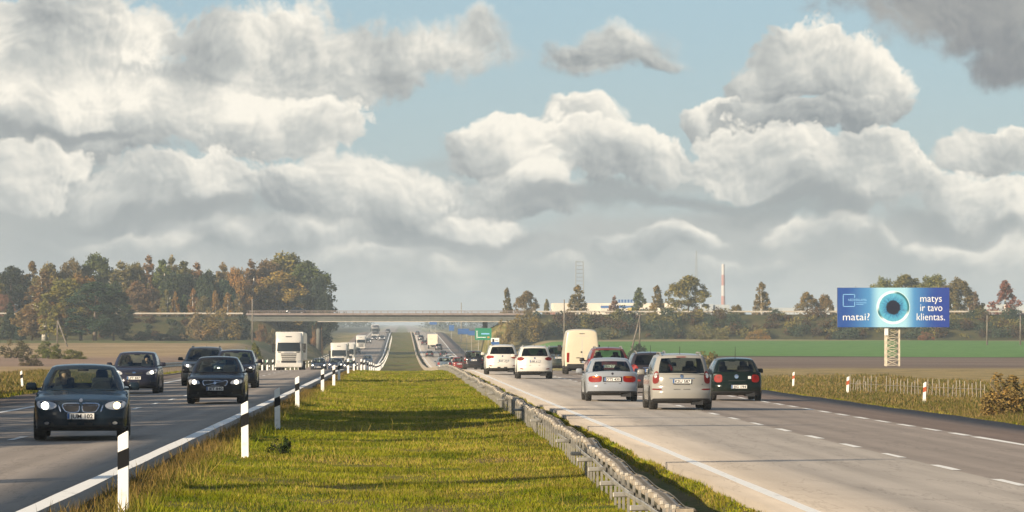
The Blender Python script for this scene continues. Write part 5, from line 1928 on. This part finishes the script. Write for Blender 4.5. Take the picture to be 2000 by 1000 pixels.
DGH = dict(HAT, W=1.76, H=1.56, L=4.25, gh=(1.15, -1.96, .30, -1.50, .84, .64, 1.04), top=[(2.12, .74), (1.9, .84), (1.5, .95), (.95, 1.02), (0, 1.05), (-1.6, 1.07), (-2.0, 1.08), (-2.12, .95)], privacy=True,
           patches=[('tail_lamp', circle(.66, .92, .15, 14, .17), M_redlit, -1, True, .012, 0), ('reflector', [(.42, .52), (.66, .53), (.66, .46), (.42, .45)], M_red, -1, True), ('plate_trim', [(-.34, .98), (.34, .98), (.34, .95), (-.34, .95)], M_chrome, -1, False, .012),
                    ('headlight', [(.45, .68), (.50, .80), (.74, .82), (.80, .72), (.66, .64)], M_lens, 1, True)], plates=[(-1, .86, 'BOK 553', 0)], extra=[('rails', M_galv), ('antenna', 0, -1.2, 1.53, .3)], mirror_body=False)
dgh = make_car('hatchback_car', DGH, (.030, .028, .034), 'dark grey hatchback with round red tail lamps between the two silver cars'); dgh['half'] = 2.1
place(dgh, 1272, 0, d=152)

# ------------------------------------------------------------------ van
VL, VW, VH = 5.9, 2.0, 2.68


def make_van():
    root = empty('panel_van', (0, 0, 0), label='tall cream-white panel van seen from behind in the right lanes', category='van'); root['half'] = 2.9
    top = interp([(2.95, 1.10), (2.6, 1.22), (1.75, 1.65), (1.0, 2.5), (.5, VH), (-2.6, VH), (-2.95, VH - .08)])

    def fn(a, b, c):
        y = b * VL / 2; r = .35; zb = .34
        for yw in (1.9, -1.75):
            dd = .40 ** 2 - (y - yw) ** 2
            if dd > 0:
                zb = max(zb, r + math.sqrt(dd))
        s = (c + 1) / 2; zt = top(y) - .10 * abs(a) ** 4
        z = zb + s * (zt - zb)
        w = VW / 2 * (1 - .08 * max(0, (b - .7) / .3) ** 2) * (1 - .17 * max(0, (z - 1.2) / 1.5) ** 1.6)
        y -= (.25 * abs(a) ** 2.5 * max(0, (b - .7) / .3)) - (.05 * abs(a) ** 4 + .07 * max(0, (z - 1.4) / 1.3) ** 2) * max(0, (-b - .8) / .2)
        return (a * w, y, z)
    body = cube_map(fn, 12, 40, 14, lambda a, b, c: 1 if c < -.9 else 0, 1)
    body.materials.append(M_solid); body.materials.append(M_trim)
    b = obj('body', body, parent=root); b.color = (.56, .50, .37, 1)
    bv = [BVHTree.FromPolygons([v.co for v in body.vertices], [tuple(p.vertices) for p in body.polygons])]
    for nm, out, mt, side, mir, off, rnd in [
            ('rear_bumper', [(-.90, .62), (.90, .62), (.88, .36), (-.88, .36)], M_trim, -1, False, .03, 1), ('tail_lamp', [(.76, 1.28), (.90, 1.28), (.91, .72), (.78, .72)], M_redlit, -1, True, .02, 0),
            ('door_seam', [(-.014, 2.5), (.014, 2.5), (.014, .6), (-.014, .6)], M_factory_grey, -1, False, .004, 0), ('top_seam', [(-.75, 2.28), (.75, 2.28), (.75, 2.255), (-.75, 2.255)], M_factory_grey, -1, False, .004, 0),
            ('high_brake_lamp', [(-.16, 2.42), (.16, 2.42), (.16, 2.385), (-.16, 2.385)], M_trim, -1, False, .012, 0), ('lock', circle(.04, 1.32, .05), M_trim, -1, False, .02, 0), ('door_handle', [(.10, 1.0), (.36, 1.0), (.36, .96), (.10, .97)], M_trim, -1, False, .03, 1),
            ('plate_shelf', [(-.62, .82), (.10, .82), (.10, .66), (-.62, .66)], M_trim, -1, False, .004, 0),
            ('windscreen', [(-.80, 2.1), (.80, 2.1), (.86, 1.45), (-.86, 1.45)], M_oglass, 1, False, .01, 1), ('headlight', [(.60, 1.05), (.86, 1.15), (.90, .85), (.66, .85)], M_lens, 1, True, .01, 1), ('grille', [(-.5, .98), (.5, .98), (.45, .78), (-.45, .78)], M_trim, 1, False, .01, 1)]:
        for s in ((1, -1) if mir else (1,)):
            o2 = [(x * s, z) for x, z in out]
            obj(nm, patch(bv, o2 if s > 0 else o2[::-1], side, off, rnd), mt, root)
    add_plate(root, bv, -1, .74, 'CKN 418', .28)
    add_wheels(root, .35, .22, [(s * .86, y) for y in (1.9, -1.75) for s in (-1, 1)])
    for s in (-1, 1):
        mb = MB(); mb.box((s * 1.16, 1.45, 1.55), (.11, .06, .19)); mb.box((s * 1.02, 1.45, 1.45), (.08, .03, .03)); mb.build('door_mirror', M_trim, root, bevel=.03)
    mb = MB(); mb.box((0, 0, .30), (.7, 2.4, .06)); mb.build('underbody', M_trim, root)
    return root


van = make_van()
place(van, 1136, 0, d=236)


# ------------------------------------------------------------------ lorries
def make_lorry(label, color, sleeper=True, trailer=True, slats=True, tcol=(.66, .64, .58)):
    root = empty('lorry', (0, 0, 0), label=label, category='truck'); root['half'] = 1.2
    Hh = 3.75 if sleeper else 3.2

    def fn(a, b, c):
        z = .42 + (c + 1) / 2 * (Hh - .42)
        w = 1.24 * (1 - .05 * max(0, (z - 2.6) / 1.1)) * (1 - .05 * max(0, b) ** 2)
        y = b * 1.15
        if b > 0:
            y -= (.16 * abs(a) ** 3 + .10 * max(0, (z - 1.5) / 2.2) ** 1.2 + .22 * max(0, (z - 3.05) / .7)) * b
        z -= .06 * abs(a) ** 4 * (c > .9)
        return (a * w, y, z)
    body = cube_map(fn, 12, 14, 18, None, 1)
    body.materials.append(M_solid)
    b = obj('cab', body, parent=root); b.color = (*color, 1)
    bv = [BVHTree.FromPolygons([v.co for v in body.vertices], [tuple(p.vertices) for p in body.polygons])]
    items = [('windscreen', [(-1.0, 2.78), (1.0, 2.78), (1.06, 1.88), (-1.06, 1.88)], M_oglass, False, .012, 1), ('sun_visor', [(-1.0, 2.86), (1.0, 2.86), (.98, 2.74), (-.98, 2.74)], M_solid, False, .10, 1),
             ('lower_grille', [(-.70, .98), (.70, .98), (.62, .50), (-.62, .50)], M_trim, False, .008, 1), ('headlight', [(.78, .96), (1.10, 1.06), (1.14, .82), (.82, .74)], M_lens, True, .012, 1),
             ('air_slot', [(.66, 1.84), (.98, 1.86), (.98, 1.76), (.70, 1.76)], M_trim, True, .008, 0), ('name_strip', [(-.42, 1.83), (.42, 1.83), (.42, 1.74), (-.42, 1.74)], M_rim, False, .012, 0)]
    if sleeper:
        items += [('roof_lamp_slot', [(-.30, 3.36), (.30, 3.36), (.26, 3.27), (-.26, 3.27)], M_trim, False, .008, 1)]
    if slats:
        for i in range(5):
            z = 1.68 - i * .165
            items.append(('grille_slat', [(-.72 + .03 * i, z), (.72 - .03 * i, z), (.70 - .03 * i, z - .095), (-.70 + .03 * i, z - .095)], M_trim, False, .010, 0))
    else:
        items.append(('grille', [(-.80, 1.62), (.80, 1.62), (.74, 1.1), (-.74, 1.1)], M_trim, False, .008, 1))
    for nm, out, mt, mir, off, rnd in items:
        for s in ((1, -1) if mir else (1,)):
            o2 = [(x * s, z) for x, z in out]
            o = obj(nm, patch(bv, o2 if s > 0 else o2[::-1], 1, off, rnd, depth=.03 + off, cuts=5), mt, root)
            if mt is M_solid:
                o.color = (*color, 1)
    mb = MB(); mb.box((0, 1.0, .55), (1.22, .22, .22)); o = mb.build('bumper', M_solid, root, bevel=.06); o.color = (*color, 1)
    for s in (-1, 1):
        mb = MB(); mb.box((s * 1.42, .95, 2.35), (.12, .08, .30)); mb.box((s * 1.40, .95, 1.90), (.11, .07, .13)); mb.box((s * 1.28, .92, 2.6), (.12, .02, .02)); mb.build('door_mirror', M_trim, root, bevel=.03)
        me = [(y, z) for y, z in ((.85, 1.9), (.75, 2.7), (-.2, 2.7), (-.2, 1.9))]
        mb = MB(); mb.box((s * 1.205, .3, 2.3), (.035, .48, .36)); mb.build('side_window', M_oglass, root, bevel=.02)
    add_wheels(root, .50, .32, [(s * 1.02, y) for y in ((.15, -3.2) if trailer else (.15,)) for s in (-1, 1)])
    mb = MB(); mb.box((0, -2.0, .75), (.45, 2.6, .14)); mb.box((0, .2, .5), (.8, .7, .12)); mb.build('chassis', M_trim, root)
    if trailer:
        mb = MB(); mb.box((0, -8.2, 2.45), (1.27, 6.6, 1.37)); o = mb.build('trailer', M_solid, root, bevel=.05); o.color = (*tcol, 1)
        add_wheels(root, .50, .34, [(s * 1.0, y) for y in (-11.0, -12.3) for s in (-1, 1)])
    return root


lor = make_lorry('white long-haul lorry with slatted grille coming over the crest', (.50, .49, .455))
place(lor, 564, 0, rear=False, d=350); lor.scale = (.97, 1, .90)
lor2 = make_lorry('white lorry with a plain dark grille behind the row of reflector posts', (.50, .49, .455), slats=False)
place(lor2, 662, 0, rear=False, d=585)
k = copy_tree(lor2); k['label'] = 'white lorry following close behind the plain-grilled one'; place(k, 679, 0, rear=False, d=680)
k = copy_tree(lor); k['label'] = 'distant white lorry far up the left carriageway under the bridge'; place(k, 705, 0, rear=False, d=1010)
k = copy_tree(lor2); k['label'] = 'hazy dark lorry beyond the bridge on the left carriageway'; place(k, 733, 0, rear=False, d=1290)
for ch in k.children:
    if ch.name.startswith('cab'):
        ch.color = (.05, .06, .08, 1)
# rear of distant box lorry on the right carriageway
k = copy_tree(lor2); k['label'] = 'cream box lorry seen from behind far up the right carriageway'; k.name = 'lorry'
for ch in k.children:
    if ch.name.startswith('trailer'):
        ch.color = (.72, .66, .52, 1)
place(k, 845, 0, rear=True, d=1020)
k.location.y += 10

# ------------------------------------------------------------------ smaller traffic further along
gen = {'sed': carisma, 'sed2': volvo, 'hat': golf, 'mpv': verso, 'suv': suv1, 'cmx': cmax}
far = [  # proto, x, d, rear, colour, label
    ('sed2', 622, 445, False, (.014, .018, .026), 'dark car with lit lamps just right of the white lorry'),
    ('cmx', 655, 470, False, (.010, .018, .045), 'dark blue car in front of the plain-grilled lorry'),
    ('sed2', 683, 520, False, (.03, .03, .035), 'dark car glimpsed between reflector posts beside the second lorry'),
    ('mpv', 718, 690, False, (.34, .36, .38), 'silver people carrier climbing the dip beside the median'),
    ('hat', 697, 930, False, (.010, .014, .016), 'small dark car ahead of the distant white lorry'),
    ('sed2', 719, 1120, False, (.012, .014, .02), 'tiny dark car with lit lamps right of the distant lorry'),
    ('cmx', 746, 1180, False, (.015, .018, .03), 'tiny dark car nearest the median far up the left carriageway'),
    ('sed2', 731, 1190, False, (.02, .02, .03), 'tiny dark car in the middle of the far left traffic'),
    ('hat', 758, 1430, False, (.03, .03, .035), 'barely visible car at the top of the left carriageway'),
    ('mpv', 925, 335, True, (.025, .024, .027), 'dark grey estate-like car low behind the guardrail'),
    ('cmx', 946, 372, True, (.03, .035, .04), 'grey car tucked beside the dark estate-like car'),
    ('hat', 868, 425, True, (.10, .13, .16), 'blue-grey hatchback in the dip left of the red car'),
    ('mpv', 897, 455, True, (.16, .03, .025), 'red people carrier in the dip of the right carriageway'),
    ('suv', 886, 640, True, WHT, 'small white car climbing the right carriageway'),
    ('sed', 876, 740, True, (.35, .37, .38), 'small silver car ahead of the small white car'),
    ('hat', 866, 850, True, (.014, .014, .016), 'small black car ahead of the silver one, right lane'),
    ('sed', 839, 850, True, (.014, .014, .016), 'small black car in the left lane under the bridge'),
    ('suv', 857, 990, True, (.012, .016, .022), 'dark off-road car beside the cream box lorry'),
    ('hat', 829, 1080, True, (.04, .012, .012), 'tiny dark red car ahead of the black one'),
    ('suv', 822, 1180, True, (.012, .016, .022), 'tiny dark car in far traffic left of the cream lorry'),
    ('sed', 815, 1330, True, (.06, .07, .08), 'tiny grey car near the far crest of the right carriageway'),
]
for p, x, d, rear, c, lab in far:
    k = copy_car(gen[p], c, lab, group='distant traffic'); place(k, x, 0, rear=rear, d=d)
# car crossing the bridge and a van on the ramp
k = copy_car(volvo, (.010, .016, .024), 'dark car crossing the overpass towards the left')
k.location = ((578 - VX) * 858 / F, 858, 4.22); k.rotation_euler = (0, 0, R(90))
k = copy_car(suv1, (.02, .03, .04), 'dark car on the left ramp at the picture edge')
k.location = ((42 - VX) * 860 / F, 860, gz((42 - VX) * 860 / F, 860) + .02); k.rotation_euler = (0, 0, R(90))


# ------------------------------------------------------------------ people in the cars
def person_mesh():
    J = {'hip': (0, 0, 0, .15), 'waist': (0, -.02, .18, .135), 'chest': (0, -.05, .42, .155), 'neck0': (0, -.05, .55, .065), 'neck': (0, -.03, .62, .055), 'head0': (0, 0, .68, .075), 'head1': (0, .0, .76, .095), 'head2': (0, -.01, .84, .082), 'nose': (0, .105, .745, .014),
         'shL': (-.18, -.05, .50, .065), 'elL': (-.25, .12, .28, .045), 'haL': (-.16, .36, .36, .032), 'shR': (.18, -.05, .50, .065), 'elR': (.25, .12, .28, .045), 'haR': (.16, .36, .36, .032),
         'knL': (-.12, .42, .05, .075), 'ftL': (-.12, .62, -.32, .05), 'knR': (.12, .42, .05, .075), 'ftR': (.12, .62, -.32, .05)}
    E_ = [('hip', 'waist'), ('waist', 'chest'), ('chest', 'neck0'), ('neck0', 'neck'), ('neck', 'head0'), ('head0', 'head1'), ('head1', 'head2'), ('head1', 'nose'), ('chest', 'shL'), ('shL', 'elL'), ('elL', 'haL'), ('chest', 'shR'), ('shR', 'elR'), ('elR', 'haR'),
          ('hip', 'knL'), ('knL', 'ftL'), ('hip', 'knR'), ('knR', 'ftR')]
    ks = list(J)
    me = bpy.data.meshes.new('person'); me.from_pydata([J[k_][:3] for k_ in ks], [(ks.index(a), ks.index(b)) for a, b in E_], [])
    o = bpy.data.objects.new('tmp', me); COL.objects.link(o)
    o.modifiers.new('k', 'SKIN')
    for i, k_ in enumerate(ks):
        sv = me.skin_vertices[0].data[i]; sv.radius = (J[k_][3],) * 2; sv.use_root = k_ == 'hip'
    s = o.modifiers.new('s', 'SUBSURF'); s.levels = 1; s.render_levels = 1
    dg = bpy.context.evaluated_depsgraph_get()
    m2 = bpy.data.meshes.new_from_object(o.evaluated_get(dg)); bpy.data.objects.remove(o)
    m2.materials.append(M_cloth); m2.materials.append(M_skin)
    for p in m2.polygons:
        p.use_smooth = True
        p.material_index = 1 if (p.center.z > .585 or (p.center.y > .30 and p.center.z > .2)) else 0
    return m2


pme = person_mesh()
hb_ = MB()
for i in range(6):
    a0 = i / 6
hair_me = bpy.data.meshes.new('hair'); bmh = bmesh.new(); bmesh.ops.create_uvsphere(bmh, u_segments=14, v_segments=9, radius=.112)
for v in bmh.verts:
    v.co.z = v.co.z * 1.05 + .80; v.co.y -= .028
bmesh.ops.delete(bmh, geom=[v for v in bmh.verts if v.co.z < .76 and v.co.y > -.01], context='VERTS')
bmh.to_mesh(hair_me); bmh.free(); hair_me.materials.append(M_hair)
hair_me.polygons.foreach_set('use_smooth', [True] * len(hair_me.polygons))


def seat_person(car, lx, ly, label):
    bpy.context.view_layer.update()
    w = car.matrix_world @ Vector((lx, ly, car['belt'] - .50))
    r = obj('person', pme, loc=w, label=label, category='person')
    r.rotation_euler = car.rotation_euler
    obj('hair', hair_me, parent=r)


seat_person(bmw, .38, .10, 'person in dark clothes sitting in the dark blue saloon')
seat_person(cmax, .37, .22, 'person on the left in the dark compact car, pale face visible')
seat_person(cmax, -.37, .22, 'person on the right in the dark compact car')
seat_person(golf, .36, .12, 'person seen from behind in the dark green hatchback')

# ------------------------------------------------------------------ haze: one closed box of thin air round the whole place
hb = MB()
hb.box((0, 4400, 26), (3300, 5000, 40))
hm = bpy.data.materials.new('haze'); hm.use_nodes = True
t = hm.node_tree; t.nodes.clear()
ho = t.nodes.new('ShaderNodeOutputMaterial'); pv = t.nodes.new('ShaderNodeVolumePrincipled')
pv.inputs['Color'].default_value = (.64, .76, .88, 1)
pv.inputs['Density'].default_value = 0.00019
pv.inputs['Anisotropy'].default_value = 0.0
t.links.new(pv.outputs[0], ho.inputs['Volume'])
hb.build('haze', hm, kind='stuff', label='thin pale haze lying over the motorway and fields', category='haze')
